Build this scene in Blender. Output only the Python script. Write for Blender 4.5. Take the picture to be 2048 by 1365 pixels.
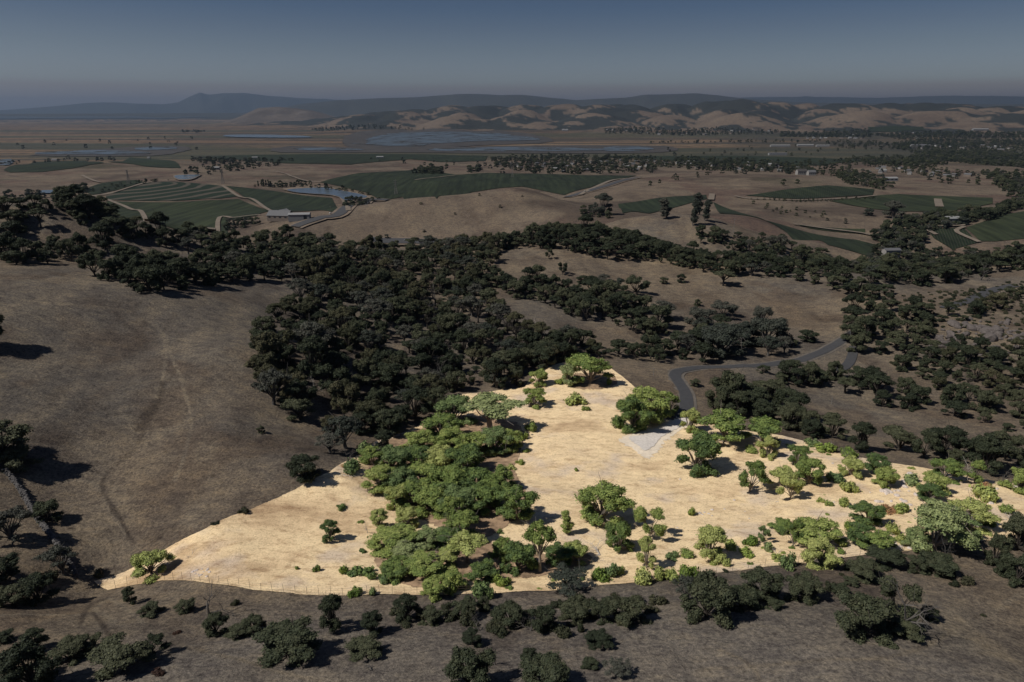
import bpy, math, random, time
import numpy as np
from mathutils import Vector, Matrix
from mathutils.geometry import delaunay_2d_cdt
T0 = time.time()
for o in list(bpy.data.objects):
    bpy.data.objects.remove(o)
C = bpy.context.scene.collection
SC = bpy.context.scene
R = math.radians

# ------------------------------------------------------------------ camera, sky, sun, exposure
CAM_Z = 200.0
PITCH = R(18.5)
FPX = 2048 * 24.0 / 36.0
cam_data = bpy.data.cameras.new('camera')
cam_data.lens = 24.0
cam_data.sensor_width = 36.0
cam_data.clip_start = 1.0
cam_data.clip_end = 150000.0
cam = bpy.data.objects.new('camera', cam_data)
C.objects.link(cam)
cam.location = (0, 0, CAM_Z)
cam.rotation_euler = (math.pi / 2 - PITCH, 0, 0)
SC.camera = cam

SUN_EL = R(49)
SUN_DIR = Vector((-math.cos(R(18)) * math.cos(SUN_EL), -math.sin(R(18)) * math.cos(SUN_EL), math.sin(SUN_EL)))  # towards the sun
world = bpy.data.worlds.new('World')
SC.world = world
world.use_nodes = True
wn = world.node_tree
wn.nodes.clear()
wo = wn.nodes.new('ShaderNodeOutputWorld')
bg = wn.nodes.new('ShaderNodeBackground')
sky = wn.nodes.new('ShaderNodeTexSky')
sky.sky_type = 'NISHITA'
sky.sun_disc = False
sky.sun_elevation = SUN_EL
sky.sun_rotation = math.atan2(SUN_DIR.x, SUN_DIR.y)
sky.altitude = 200
sky.air_density = 1.0
sky.dust_density = 1.0
sky.ozone_density = 1.6
tint = wn.nodes.new('ShaderNodeMix')
tint.data_type = 'RGBA'
tint.blend_type = 'MULTIPLY'
tint.inputs[0].default_value = 1.0
geo = wn.nodes.new('ShaderNodeTexCoord')
sep = wn.nodes.new('ShaderNodeSeparateXYZ')
ramp = wn.nodes.new('ShaderNodeValToRGB')
SKY_RAMP = [(0.0, (0.667, 0.584, 0.679)), (0.0136, (0.877, 0.699, 0.76)), (0.0233, (0.685, 0.584, 0.668)), (0.0311, (0.611, 0.525, 0.588)), (0.0394, (0.604, 0.597, 0.683)), (0.0553, (0.528, 0.523, 0.604)), (0.0803, (0.414, 0.413, 0.468)), (0.1047, (0.32, 0.329, 0.392)), (0.1285, (0.241, 0.274, 0.349)), (0.1402, (0.226, 0.257, 0.332)), (0.3, (0.226, 0.257, 0.332)), (1.0, (0.237, 0.27, 0.349))]
el = ramp.color_ramp.elements
el[0].position = 0.0; el[0].color = SKY_RAMP[0][1] + (1,)
el[1].position = 1.0; el[1].color = SKY_RAMP[-1][1] + (1,)
for p, c in SKY_RAMP[1:-1]:
    e = el.new(p); e.color = c + (1,)
wn.links.new(geo.outputs['Generated'], sep.inputs[0])
wn.links.new(sep.outputs['Z'], ramp.inputs[0])
wn.links.new(sky.outputs[0], tint.inputs[6])
wn.links.new(ramp.outputs[0], tint.inputs[7])
wn.links.new(tint.outputs[2], bg.inputs[0])
bg.inputs[1].default_value = 0.10
wn.links.new(bg.outputs[0], wo.inputs[0])

sun_data = bpy.data.lights.new('sun', 'SUN')
sun_data.energy = 4.4
sun_data.angle = R(0.53)
sun_data.color = (1.0, 0.95, 0.87)
sun = bpy.data.objects.new('sun', sun_data)
C.objects.link(sun)
sun.location = (0, 0, 400)
sun.rotation_euler = SUN_DIR.to_track_quat('Z', 'Y').to_euler()

SC.view_settings.view_transform = 'Standard'
SC.view_settings.look = 'None'
SC.view_settings.exposure = 0.0
SC.view_settings.gamma = 1.0
SC.view_settings.use_curve_mapping = False
SC.render.engine = 'CYCLES'
SC.cycles.max_bounces = 4
SC.cycles.diffuse_bounces = 2
SC.cycles.glossy_bounces = 2
SC.cycles.transmission_bounces = 2
SC.cycles.volume_bounces = 0
SC.cycles.transparent_max_bounces = 8
SC.cycles.use_denoising = True
HAZE_DENSITY = 3.0e-5
HAZE_COLOR = (0.26, 0.36, 0.52)

# ------------------------------------------------------------------ numeric helpers
def hash2(ix, iy, seed):
    h = (ix.astype(np.int64) * 374761393 + iy.astype(np.int64) * 668265263 + seed * 974634777) & 0xffffffff
    h = ((h ^ (h >> 13)) * 1274126177) & 0xffffffff
    return ((h ^ (h >> 16)) & 0xffff) / 65535.0

def vnoise(x, y, seed=0):
    ix = np.floor(x); iy = np.floor(y)
    fx = x - ix; fy = y - iy
    fx = fx * fx * (3 - 2 * fx); fy = fy * fy * (3 - 2 * fy)
    a = hash2(ix, iy, seed); b = hash2(ix + 1, iy, seed)
    c = hash2(ix, iy + 1, seed); d = hash2(ix + 1, iy + 1, seed)
    return (a + (b - a) * fx) * (1 - fy) + (c + (d - c) * fx) * fy

def fbm(x, y, scale, octs=4, seed=0, gain=0.5):
    v = 0.0; amp = 1.0; tot = 0.0
    x = x / scale; y = y / scale
    for k in range(octs):
        v = v + amp * (vnoise(x + 17.3 * k, y - 9.1 * k, seed + k) - 0.5) * 2
        tot += amp; amp *= gain
        x, y = (x * 0.8 - y * 0.6) * 2.03, (x * 0.6 + y * 0.8) * 2.03
    return v / tot

def sstep(a, b, x):
    t = np.clip((x - a) / (b - a), 0, 1)
    return t * t * (3 - 2 * t)

def pix_dir(px, py):
    px = np.asarray(px, float); py = np.asarray(py, float)
    dx = (px - 1024) / FPX; dy = (682.5 - py) / FPX
    return dx, math.cos(PITCH) + dy * math.sin(PITCH), -math.sin(PITCH) + dy * math.cos(PITCH)

# ------------------------------------------------------------------ terrain
# surveyed points: (px, py, horizontal range) -> height
CTRL = [
 (1150,470,520),(1250,480,490),(1300,500,480),(1500,530,455),(1700,560,430),
 (0,403,410),(100,402,400),(250,435,410),(400,462,425),(550,480,455),(640,485,470),
 (300,440,1150),(330,368,1620),(480,400,1400),(640,385,1500),(100,385,1560),(150,365,1800),(200,327,2500),(50,340,2250),(550,335,2350),(430,360,1800),(700,340,2200),
 (1030,377,1040),(960,386,1030),(830,399,980),(1085,388,1040),(600,460,900),(720,425,960),(780,488,870),(950,460,890),(1150,410,1040),(1100,440,880),
 (900,370,1500),(1000,350,1800),(1250,357,1720),(1120,395,1300),
 (1450,350,1700),(1250,385,1280),(1330,435,620),(1400,430,640),(1240,440,640),(1250,418,1000),(1480,435,900),(1750,500,800),(1600,425,1100),(1500,400,1250),(1320,480,560),(1600,485,690),(1500,480,600),
 (1900,400,1450),(1750,410,1300),(1600,350,2000),(1900,460,1080),(2048,440,1150),(1500,320,3000),(1900,330,2700),(1750,355,2000),(1800,515,720),
]
CTRL_Z = [
 (0,1365,134),(512,1365,136),(1024,1365,136),(1536,1365,136),(2048,1365,135),(0,1250,130),(350,1290,132),(700,1300,133),(1500,1280,134),(1900,1250,132),
 (200,1180,121),(400,1168,126),(600,1190,127.5),(800,1195,127.5),(1024,1195,127.5),(1300,1165,126.5),(1500,1140,126),(1750,1110,125.5),(2048,1075,125.5),(60,1100,126),
 (600,1050,124),(400,1080,125),(690,945,124),(820,1050,122.5),(1000,1000,121),(1200,1042,121.5),(1400,1050,121.5),(1600,1050,121.5),(1800,1030,122),(2048,975,121),
 (1200,900,117.5),(1200,770,114),(1370,800,112),(1350,740,109),(1500,735,106),(1650,700,104),(1400,920,117),(1600,920,117.5),(1800,940,119),(1000,860,115.5),(850,940,118),
 (1650,780,104),(1900,860,109),(2048,860,109),(2000,780,106),(1780,740,103),(1900,700,106),(1900,640,109),(2000,580,107),(2048,530,104),(1950,535,103),
 (620,850,121),(850,760,113),(620,640,123),(800,600,118),(800,520,114),(700,490,116),(800,497,111),(900,500,110),(950,600,112),(1020,540,112),
 (1250,560,107),(1300,590,106),(1550,600,104),(1400,660,103),(1350,715,104),(1220,715,109),(1100,620,110),(1600,660,102),(1700,640,103),
 (0,540,147),(0,700,138),(0,850,133),(300,700,131),(300,850,127),(180,940,125.5),(300,590,139),(450,700,131),(500,600,131),(0,470,150),(100,430,152),(300,490,141),(130,1000,124.5),
 (450,850,127),(550,950,125),(450,1000,124.5),(150,780,132),(380,780,128.5),
]
def pix_az(px, py):
    dx, dy, dz = pix_dir(px, py)
    return np.arctan2(dx, dy)
ctrl_u = []; ctrl_v = []; ctrl_z = []
for px, py, r in CTRL:
    dx, dy, dz = pix_dir(px, py)
    hyp = math.hypot(dx, dy)
    ctrl_u.append(math.atan2(dx, dy)); ctrl_v.append(math.log(r)); ctrl_z.append(CAM_Z + r * dz / hyp)
for px, py, z0 in CTRL_Z:
    dx, dy, dz = pix_dir(px, py)
    ctrl_u.append(math.atan2(dx, dy)); ctrl_v.append(math.log((z0 - CAM_Z) / dz * math.hypot(dx, dy))); ctrl_z.append(z0)
def hid(px, r, z):          # ground that lies hidden behind a crest, at that bearing
    ctrl_u.append(float(pix_az(px, 450))); ctrl_v.append(math.log(r)); ctrl_z.append(z)
for px, r, z in [(0,650,70),(200,650,55),(400,650,45),(600,650,50),(0,900,35),(250,850,28),(500,850,30),(750,700,50),(900,700,52),(1050,720,60),(1150,700,70),
                 (1030,1260,44),(850,1180,38),(950,1240,42),(1130,1240,52),(1250,540,100),(1400,530,96),(1300,780,75),(1500,800,62),(1700,620,70),(1900,640,60),(2048,640,62),(2000,800,32),(1800,850,30),(1300,1000,62)]:
    hid(px, r, z)
for px in (-300, 0, 300, 600, 900, 1200, 1500, 1800, 2048, 2350):
    for r, z in ((3600, 6), (5200, 2), (9000, 0), (20000, 0), (60000, 0)):
        hid(px, r, z)
for a in (-60, -30, 0, 30, 60):
    for r, z in ((6, 143), (25, 141)):
        ctrl_u.append(R(a)); ctrl_v.append(math.log(r)); ctrl_z.append(z)
for a, r, z in ((-58, 100, 128), (-58, 200, 150), (-58, 400, 158), (-58, 900, 60), (-58, 2000, 30), (58, 100, 127), (58, 200, 112), (58, 400, 105), (58, 900, 60), (58, 2000, 30)):
    ctrl_u.append(R(a)); ctrl_v.append(math.log(r)); ctrl_z.append(z)
cu = np.array(ctrl_u); cv = np.array(ctrl_v); cz = np.array(ctrl_z)
def tps_k(d2):
    return 0.5 * d2 * np.log(d2 + 1e-12)
n = len(cu)
A = np.zeros((n + 3, n + 3))
A[:n, :n] = tps_k((cu[:, None] - cu) ** 2 + (cv[:, None] - cv) ** 2) + np.eye(n) * 2e-4
A[:n, n] = 1; A[:n, n + 1] = cu; A[:n, n + 2] = cv
A[n:, :n] = A[:n, n:].T
W = np.linalg.solve(A, np.concatenate([cz, np.zeros(3)]))

def crest(table, px):
    xs = [t[0] for t in table]; ys = [t[1] for t in table]
    return np.interp(px, xs, ys)
HILLS = [(-700,262),(400,262),(540,252),(580,243),(620,240),(700,233),(760,224),(815,221),(850,217),(880,211),(940,208),(1000,211),(1100,209),(1200,208),(1290,210),(1350,207),(1400,203),(1450,200),(1530,200),(1560,204),(1620,205),(1700,208),(1760,211),(1800,206),(1870,205),(1950,208),(2048,214),(2700,225)]
TANHILL = [(430,234),(470,229),(500,222),(520,216),(560,214),(600,218),(640,224),(680,231),(720,236)]
MTN_FAR = [(-900,222),(-100,223),(0,221),(60,217),(120,212),(180,206),(230,205),(280,208),(330,209),(360,205),(385,193),(405,185),(422,190),(450,187),(490,186),(540,192),(600,197),(660,199),(760,204),(900,206),(1400,204),(1480,196),(1600,194),(1750,196),(1900,192),(2048,194),(2300,196),(3000,210)]
MTN_MID = [(-900,232),(520,226),(600,209),(680,201),(760,197),(800,196),(850,194),(900,190),(940,188),(1000,191),(1045,190),(1100,196),(1150,201),(1200,198),(1250,196),(1290,190),(1330,189),(1390,187),(1430,191),(1500,199),(1600,205),(1700,207),(2048,209),(3000,222)]
def px_of_az(az):          # bearing -> column at the horizon
    y = math.cos(PITCH) + (682.5 - 225) / FPX * math.sin(PITCH)
    return 1024 + np.tan(np.clip(az, -1.3, 1.3)) * y * FPX
def elev(px, py):
    dx, dy, dz = pix_dir(px, py)
    return dz / np.hypot(dx, dy)

def ridge(px, x, y, r, az, table, r0, r1, r2, seed, detail):
    yt = crest(table, px)
    zc = CAM_Z + r1 * elev(px, yt)
    up = sstep(r0, r1, r); dn = 1 - sstep(r1, r2, r)
    prof = np.where(r < r1, up, dn)
    rid = 1 - 2.0 * np.abs(fbm(x, y, (r1 - r0) * 0.50, 2, seed)); rid2 = 1 - 2.0 * np.abs(fbm(x, y, (r1 - r0) * 0.20, 2, seed + 3))
    w = prof * (1 - prof) * 4
    spur = prof + w * (0.34 * rid + 0.15 * rid2 - 0.22)
    spur = np.clip(spur, 0, 1.06) + detail * fbm(x, y, (r1 - r0) * 0.06, 3, seed + 9) * prof * (1.1 - prof)
    return np.maximum(zc, 0) * spur

_dr = np.random.default_rng(404)
DOMES = []      # bearing, range, height, half width, half depth: the rounded hills of the tawny range
for row, (r_, y_, step, x0_) in enumerate([(8300, 241, 105, 760), (8900, 231, 120, 700), (9700, 221, 120, 690), (10800, 0, 75, 600), (11300, 0, 80, 640)]):
    x_ = x0_
    while x_ < 2500:
        xx = x_ + _dr.normal(0, step * .22); rr_ = r_ + _dr.normal(0, 160) + (900 * (1 - min(1, max(0, (xx - 640) / 420.))))
        yt = (crest(HILLS, xx) + _dr.uniform(0, 2.5)) if y_ == 0 else y_ + _dr.normal(0, 4.5) - 3 * (xx > 1500)
        yt = max(yt, crest(HILLS, xx) + .5)
        hgt = CAM_Z + rr_ * float(elev(xx, yt))
        if hgt > 12: DOMES.append((float(pix_az(xx, 225)), rr_, hgt, _dr.uniform(330, 560) * (1.35 if y_ == 0 else 1), _dr.uniform(800, 1300)))
        x_ += step
def domes(az, r, x, y):
    h1 = np.zeros(r.shape); h2 = np.zeros(r.shape)
    m = (r > 6400) & (r < 13500)
    a_ = az[m]; q = r[m]; X_ = x[m]; Y_ = y[m]
    wx = 150 * fbm(X_, Y_, 900, 3, 61); wy = 260 * fbm(X_, Y_, 1100, 3, 67)
    p1 = np.zeros(a_.shape); p2 = np.zeros(a_.shape)
    for (da, dr_, dh, dw, dd) in DOMES:
        u = ((a_ - da) * q + wx) / dw; v = (q - dr_ + wy) / dd
        d2 = u * u + v * v
        g = dh * np.exp(-d2 * .8) * 1.0
        n_ = np.maximum(p1, g); p2 = np.maximum(p2, np.minimum(p1, g)); p1 = n_
    h1[m] = p1; h2[m] = p2
    h1[m] += (11 * fbm(X_, Y_, 210, 3, 71) + 34 * (.28 - np.abs(fbm(X_, Y_, 620, 3, 73)))) * sstep(10, 110, p1)
    return h1, h2
def height(az, r):
    az = np.asarray(az, float); r = np.asarray(r, float)
    lim = R(58)
    azc = np.clip(az, -lim, lim)
    def tps(u, v):
        out = np.zeros(u.shape)
        uf = u.ravel(); vf = v.ravel(); of = out.ravel()
        for s in range(0, uf.size, 60000):
            a = uf[s:s + 60000]; b = vf[s:s + 60000]
            k = tps_k((a[:, None] - cu) ** 2 + (b[:, None] - cv) ** 2)
            of[s:s + 60000] = k @ W[:n] + W[n] + W[n + 1] * a + W[n + 2] * b
        return of.reshape(u.shape)
    v = np.log(r)
    base = tps(azc, v)
    back = np.abs(az) > lim
    if back.any():           # behind the viewer the two edges run into each other
        w = np.clip((np.abs(az) - lim) / (math.pi - lim), 0, 1) * 0.5
        other = tps(-azc[back], v[back])
        base[back] = base[back] * (1 - w[back]) + other * w[back]
    x = r * np.sin(az); y = r * np.cos(az)
    flat = sstep(2600, 4200, r)
    base = base * (1 - flat) + np.clip(base, 0, 8) * 0.3 * flat
    amp = 1.1 * (1 - sstep(500, 900, r))
    base = base + amp * fbm(x, y, 34, 4, 3) + 2.2 * sstep(500, 1100, r) * (1 - flat) * fbm(x, y, 130, 3, 4) + (1 - sstep(300, 900, r)) * 0.22 * fbm(x, y, 5.0, 3, 8)
    px = px_of_az(az)
    j = 1.0 + 0.10 * fbm(x, y, 5000, 2, 41)
    hs, _ = domes(az, r, x, y)
    th = ridge(px, x, y, r * j, az, TANHILL, 12500, 15000, 18000, 17, 0.16) * sstep(410, 520, px) * (1 - sstep(620, 760, px))
    m1 = ridge(px, x, y, r, az, MTN_MID, 19000, 25000, 30000, 23, 0.10)
    m2 = ridge(px, x, y, r, az, MTN_FAR, 36000, 44000, 54000, 29, 0.08)
    return base + np.maximum(np.maximum(hs, th), np.maximum(m1, m2))

# polar sheet: fine inside the view, coarse behind
az_f = np.linspace(R(-52), R(52), 720)
az_c = np.linspace(R(52), R(308), 60)[1:-1]
AZ = np.concatenate([az_f, az_c])
rr = np.concatenate([np.exp(np.linspace(math.log(3), math.log(45), 26))[:-1], np.exp(np.linspace(math.log(45), math.log(600), 400))[:-1],
                     np.exp(np.linspace(math.log(600), math.log(6500), 210))[:-1], np.exp(np.linspace(math.log(6500), math.log(17000), 95))[:-1],
                     np.exp(np.linspace(math.log(17000), math.log(62000), 62))])
NR = len(rr); NA = len(AZ)
AZw = np.where(AZ > math.pi, AZ - 2 * math.pi, AZ)
GA, GR = np.meshgrid(AZw, rr)
GZ = height(GA, GR)
GX = GR * np.sin(GA); GY = GR * np.cos(GA)
LR = np.log(rr)
def ground(x, y):
    """height of the terrain sheet itself at world x, y (arrays), inside the fine sector"""
    x = np.asarray(x, float); y = np.asarray(y, float)
    az = np.clip(np.arctan2(x, y), R(-51.9), R(51.9)); r = np.maximum(np.hypot(x, y), 3.1)
    fa = (az - az_f[0]) / (az_f[1] - az_f[0]); ia = np.clip(np.floor(fa).astype(int), 0, len(az_f) - 2); fa = fa - ia
    v = np.log(r); ir = np.clip(np.searchsorted(LR, v) - 1, 0, NR - 2)
    fr = np.clip((np.exp(v) - rr[ir]) / (rr[ir + 1] - rr[ir]), 0, 1)
    return ((GZ[ir, ia] * (1 - fa) + GZ[ir, ia + 1] * fa) * (1 - fr) + (GZ[ir + 1, ia] * (1 - fa) + GZ[ir + 1, ia + 1] * fa) * fr)
MARCH = np.exp(np.linspace(math.log(40), math.log(60000), 1500))
def at(px, py):
    """where the sight line through a photograph pixel first meets the ground"""
    px = np.atleast_1d(np.asarray(px, float)); py = np.atleast_1d(np.asarray(py, float))
    dx, dy, dz = pix_dir(px, py)
    hyp = np.hypot(dx, dy); dx, dy, dz = dx / hyp, dy / hyp, dz / hyp
    z = CAM_Z + MARCH[None] * dz[:, None]
    g = ground(dx[:, None] * MARCH[None], dy[:, None] * MARCH[None])
    below = z < g
    i = np.where(below.any(1), below.argmax(1), len(MARCH) - 1)
    lo = MARCH[np.maximum(i - 1, 0)]; hi = MARCH[i]
    for _ in range(12):
        m = (lo + hi) / 2
        b = CAM_Z + m * dz < ground(dx * m, dy * m)
        hi = np.where(b, m, hi); lo = np.where(b, lo, m)
    return dx * hi, dy * hi, ground(dx * hi, dy * hi)

# ------------------------------------------------------------------ materials
MATS = {}
def new_mat(name):
    m = bpy.data.materials.new(name); m.use_nodes = True
    nt = m.node_tree; b = nt.nodes['Principled BSDF']
    MATS[name] = m
    return m, nt, b
def N(nt, typ, **kw):
    nd = nt.nodes.new(typ)
    for k, v in kw.items():
        setattr(nd, k, v)
    return nd
def noise_tex(nt, scale, detail=4, rough=0.55, vec=None, dist=0.0):
    t = N(nt, 'ShaderNodeTexNoise')
    t.inputs['Scale'].default_value = scale; t.inputs['Detail'].default_value = detail
    t.inputs['Roughness'].default_value = rough; t.inputs['Distortion'].default_value = dist
    if vec is not None: nt.links.new(vec, t.inputs['Vector'])
    return t
def cramp(nt, fac, stops, interp='LINEAR'):
    r_ = N(nt, 'ShaderNodeValToRGB'); r_.color_ramp.interpolation = interp
    e = r_.color_ramp.elements
    e[0].position = stops[0][0]; e[0].color = tuple(stops[0][1]) + (1,)
    e[1].position = stops[-1][0]; e[1].color = tuple(stops[-1][1]) + (1,)
    for p, c in stops[1:-1]:
        k = e.new(p); k.color = tuple(c) + (1,)
    nt.links.new(fac, r_.inputs[0])
    return r_
def mixc(nt, a, b, fac, blend='MIX'):
    m = N(nt, 'ShaderNodeMix', data_type='RGBA', blend_type=blend)
    for sock, v in ((m.inputs[0], fac), (m.inputs[6], a), (m.inputs[7], b)):
        if hasattr(v, 'is_linked'): nt.links.new(v, sock)
        elif isinstance(v, (int, float)): sock.default_value = v
        else: sock.default_value = tuple(v) + (1,)
    return m.outputs[2]
def mapped(nt, scale=(1, 1, 1), rot=(0, 0, 0)):
    g = N(nt, 'ShaderNodeNewGeometry'); m = N(nt, 'ShaderNodeMapping')
    m.inputs['Scale'].default_value = scale; m.inputs['Rotation'].default_value = rot
    nt.links.new(g.outputs['Position'], m.inputs[0])
    return m.outputs[0]
def bump(nt, b, h, strength, dist):
    k = N(nt, 'ShaderNodeBump'); k.inputs['Strength'].default_value = strength; k.inputs['Distance'].default_value = dist
    nt.links.new(h, k.inputs['Height']); nt.links.new(k.outputs[0], b.inputs['Normal'])
def rgb(nt, c):
    k = N(nt, 'ShaderNodeRGB'); k.outputs[0].default_value = tuple(c) + (1,)
    return k.outputs[0]

# ------------------------------------------------------------------ object helpers
def tag(o, label=None, cat=None, group=None, kind=None):
    if label: o['label'] = label
    if cat: o['category'] = cat
    if group: o['group'] = group
    if kind: o['kind'] = kind
    return o
def mesh_np(name, verts, faces, mats=()):
    me = bpy.data.meshes.new(name)
    me.from_pydata([tuple(map(float, v)) for v in verts], [], [tuple(map(int, f)) for f in faces])
    for m in mats: me.materials.append(m)
    me.update()
    return me
def link(name, me, parent=None, loc=(0, 0, 0)):
    o = bpy.data.objects.new(name, me); C.objects.link(o); o.location = loc
    if parent: o.parent = parent
    return o
def empty(name, loc, rz=0):
    o = bpy.data.objects.new(name, None); C.objects.link(o); o.location = loc; o.rotation_euler = (0, 0, rz)
    o.empty_display_size = 0.5
    return o
def smooth(me):
    me.polygons.foreach_set('use_smooth', np.ones(len(me.polygons), bool)); me.update()
# ------------------------------------------------------------------ the ground sheet
TRAILS = [([(0,592),(90,607),(180,612),(260,624),(325,665),(338,700),(352,735),(372,770)], .8), ([(352,735),(382,830),(372,900),(350,960)], .5),
               ([(20,955),(110,962),(185,966),(215,1000),(238,1040),(250,1070)], 1.1), ([(325,672),(332,715),(320,780),(292,850),(262,905),(215,945),(190,962)], .9),
               ([(0,1232),(90,1230),(170,1229),(200,1210),(215,1196),(240,1210),(300,1258),(360,1290)], .5), ([(190,1218),(205,1260),(225,1285)], .7), ([(205,1225),(250,1258),(300,1253)], .4),
               ([(360,1290),(440,1310),(560,1345),(640,1362)], .5), ([(430,578),(480,570),(560,550),(620,540)], 1.3), ([(1100,572),(1250,566),(1350,563),(1480,560),(1600,558)], 1.2),
               ([(1400,1340),(1600,1325),(1800,1310),(1960,1240),(2040,1190)], .5), ([(1440,1300),(1500,1330),(1520,1362)], .4), ([(1040,570),(1060,590),(1140,610),(1200,632)], 1.6)]
GULLIES = [([(325,765),(322,788),(306,822),(292,850),(272,892),(240,926)], 1.3), ([(240,926),(214,948),(205,975),(222,1010),(246,1048),(262,1080)], .9), ([(212,1198),(180,1212),(160,1250)], 1.2), ([(352,735),(345,752),(330,768)], .5), ([(185,1224),(210,1258),(226,1290)], .6), ([(318,800),(300,822),(286,850),(276,862)], 4.5)]
def catmull(P, k, closed=False):
    P = np.asarray(P, float); m_ = len(P); out = []
    for i in range(m_ if closed else m_ - 1):
        g = (lambda q: P[q % m_]) if closed else (lambda q: P[min(max(q, 0), m_ - 1)])
        p0, p1, p2, p3 = g(i - 1), g(i), g(i + 1), g(i + 2)
        for s in range(k):
            t = s / k
            out.append(.5 * (2 * p1 + (p2 - p0) * t + (2 * p0 - 5 * p1 + 4 * p2 - p3) * t * t + (3 * p1 - p0 - 3 * p2 + p3) * t ** 3))
    if not closed: out.append(P[-1])
    return np.array(out)
def ground_mesh():
    nv = NR * NA
    me = bpy.data.meshes.new('ground')
    co = np.stack([GX, GY, GZ], -1).reshape(-1, 3)
    # centre vertex closes the sheet under the viewer
    co = np.vstack([co, [[0, 0, GZ[0].mean()]]])
    i, j = np.meshgrid(np.arange(NR - 1), np.arange(NA), indexing='ij')
    j2 = (j + 1) % NA
    q = np.stack([i * NA + j, i * NA + j2, (i + 1) * NA + j2, (i + 1) * NA + j], -1).reshape(-1, 4)[:, ::-1]
    me.vertices.add(nv + 1); me.vertices.foreach_set('co', co.ravel())
    tri = np.stack([np.arange(NA), np.full(NA, nv), (np.arange(NA) + 1) % NA], -1)[:, ::-1]
    nq = len(q)
    loops = np.concatenate([q.ravel(), tri.ravel()])
    me.loops.add(len(loops)); me.loops.foreach_set('vertex_index', loops.astype(np.int32))
    me.polygons.add(nq + NA)
    starts = np.concatenate([np.arange(nq) * 4, nq * 4 + np.arange(NA) * 3])
    me.polygons.foreach_set('loop_start', starts.astype(np.int32))
    me.update(calc_edges=True); me.validate()
    smooth(me)
    # colour of soil and dry grass by place, dimming outside the parcel painted in
    x, y, r, az = GX, GY, GR, GA
    px = px_of_az(az)
    def c3(a): return np.array(a)[None, None, :]
    def mix(a, b, t): return a * (1 - t[..., None]) + b * t[..., None]
    n1 = fbm(x, y, 55, 5, 101); n2 = fbm(x, y, 18, 4, 105); n3 = fbm(x, y, 160, 3, 109)
    col = mix(c3((.114, .092, .070)) + 0 * x[..., None], c3((.088, .077, .066)), sstep(-.25, .35, n1))
    col = mix(col, c3((.074, .056, .043)), sstep(.05, .4, n2) * .6)
    streak = fbm(x + 4 * n1, y * .35, 7, 4, 115)
    col = mix(col, c3((.135, .112, .085)), sstep(.1, .45, streak) * .5); col = mix(col, c3((.070, .057, .047)), sstep(.12, .5, -streak) * .5)
    col = mix(col, c3((.136, .104, .070)), sstep(.1, .5, n3) * .6)
    # the slope nearest the viewer is greyer and drier
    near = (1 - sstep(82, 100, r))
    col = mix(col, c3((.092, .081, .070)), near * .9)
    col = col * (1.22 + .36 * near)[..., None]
    nearv = np.where((GR < 420) & (np.abs(GA) < R(51)))
    vx, vy = x[nearv], y[nearv]
    sub = col[nearv]
    wob = fbm(vx, vy, 3.0, 3, 171); wob2 = fbm(vx, vy, 9.0, 3, 173)
    for lst, tone, soft in ((TRAILS, (.152, .128, .100), .9), (GULLIES, (.062, .050, .041), 1.3)):
        for pts, w in lst:
            tx, ty, tz = at([q[0] for q in pts], [q[1] for q in pts]); Q = catmull(np.stack([tx, ty], -1), 6)
            dmin = np.full(vx.shape, 1e9)
            for k in range(len(Q) - 1):
                ax, ay = Q[k]; bx, by = Q[k + 1]; L2 = (bx - ax) ** 2 + (by - ay) ** 2 + 1e-9
                t = np.clip(((vx - ax) * (bx - ax) + (vy - ay) * (by - ay)) / L2, 0, 1)
                dmin = np.minimum(dmin, np.hypot(vx - ax - t * (bx - ax), vy - ay - t * (by - ay)))
            ww = w * (.45 + soft * .5 * wob)
            m_ = (1 - sstep(ww * .3, ww * .9 + .42, dmin)) * (.85 + .35 * wob2)
            m_ = np.clip(m_, 0, .9)[:, None]
            sub = sub * (1 - m_) + np.array(tone) * m_
    col[nearv] = sub
    # middle distance: pinkish fallow hills
    mid = sstep(560, 760, r)
    n4 = fbm(x, y, 130, 5, 121); n5 = fbm(x, y, 45, 4, 127)
    cm = mix(c3((.118, .094, .074)) + 0 * x[..., None], c3((.072, .057, .047)), sstep(-.05, .35, n4))
    cm = mix(cm, c3((.055, .052, .036)), sstep(.12, .4, fbm(x, y, 300, 4, 123)) * sstep(1300, 1800, r) * .8)
    cm = mix(cm, c3((.092, .064, .054)), sstep(.0, .35, fbm(x, y * .6, 70, 5, 128)) * .75)
    cm = mix(cm, c3((.140, .114, .088)), sstep(.05, .5, n5) * .6)
    col = mix(col, cm, mid)
    # the marsh plain, cut into long low fields
    pl = sstep(2400, 3400, r)
    yy = y + 90 * fbm(x, y, 1500, 2, 130)
    band = vnoise(yy / 230.0, x / 2600.0, 131); band2 = vnoise(yy / 95.0, x / 1700.0, 137); band3 = vnoise(yy / 900.0 + 7, x / 5200.0, 139)
    cp = mix(c3((.118, .082, .056)) + 0 * x[..., None], c3((.060, .050, .040)), sstep(.45, .62, band))
    cp = mix(cp, c3((.165, .120, .078)), sstep(.60, .70, band2) * .9)
    cp = mix(cp, c3((.040, .034, .030)), sstep(.70, .78, vnoise(yy / 60., x / 900., 133)) * .8)
    cp = mix(cp, c3((.045, .050, .036)), sstep(.66, .74, band3) * .75)
    cp = mix(cp, c3((.040, .040, .034)), (sstep(1350, 1600, px) * (r < 7500)) * sstep(.15, .45, vnoise(x / 330., y / 420., 140)) * .75)
    col = mix(col, cp, pl)
    # the far range: tawny grass with oak woods in the folds
    hz = GZ
    far = sstep(14, 40, hz) * (r > 6500)
    w1 = fbm(x * 1.0, y * .5, 430, 5, 151, .68); up = sstep(40, 260, hz)
    d1, d2 = domes(az, r, x, y)
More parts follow.
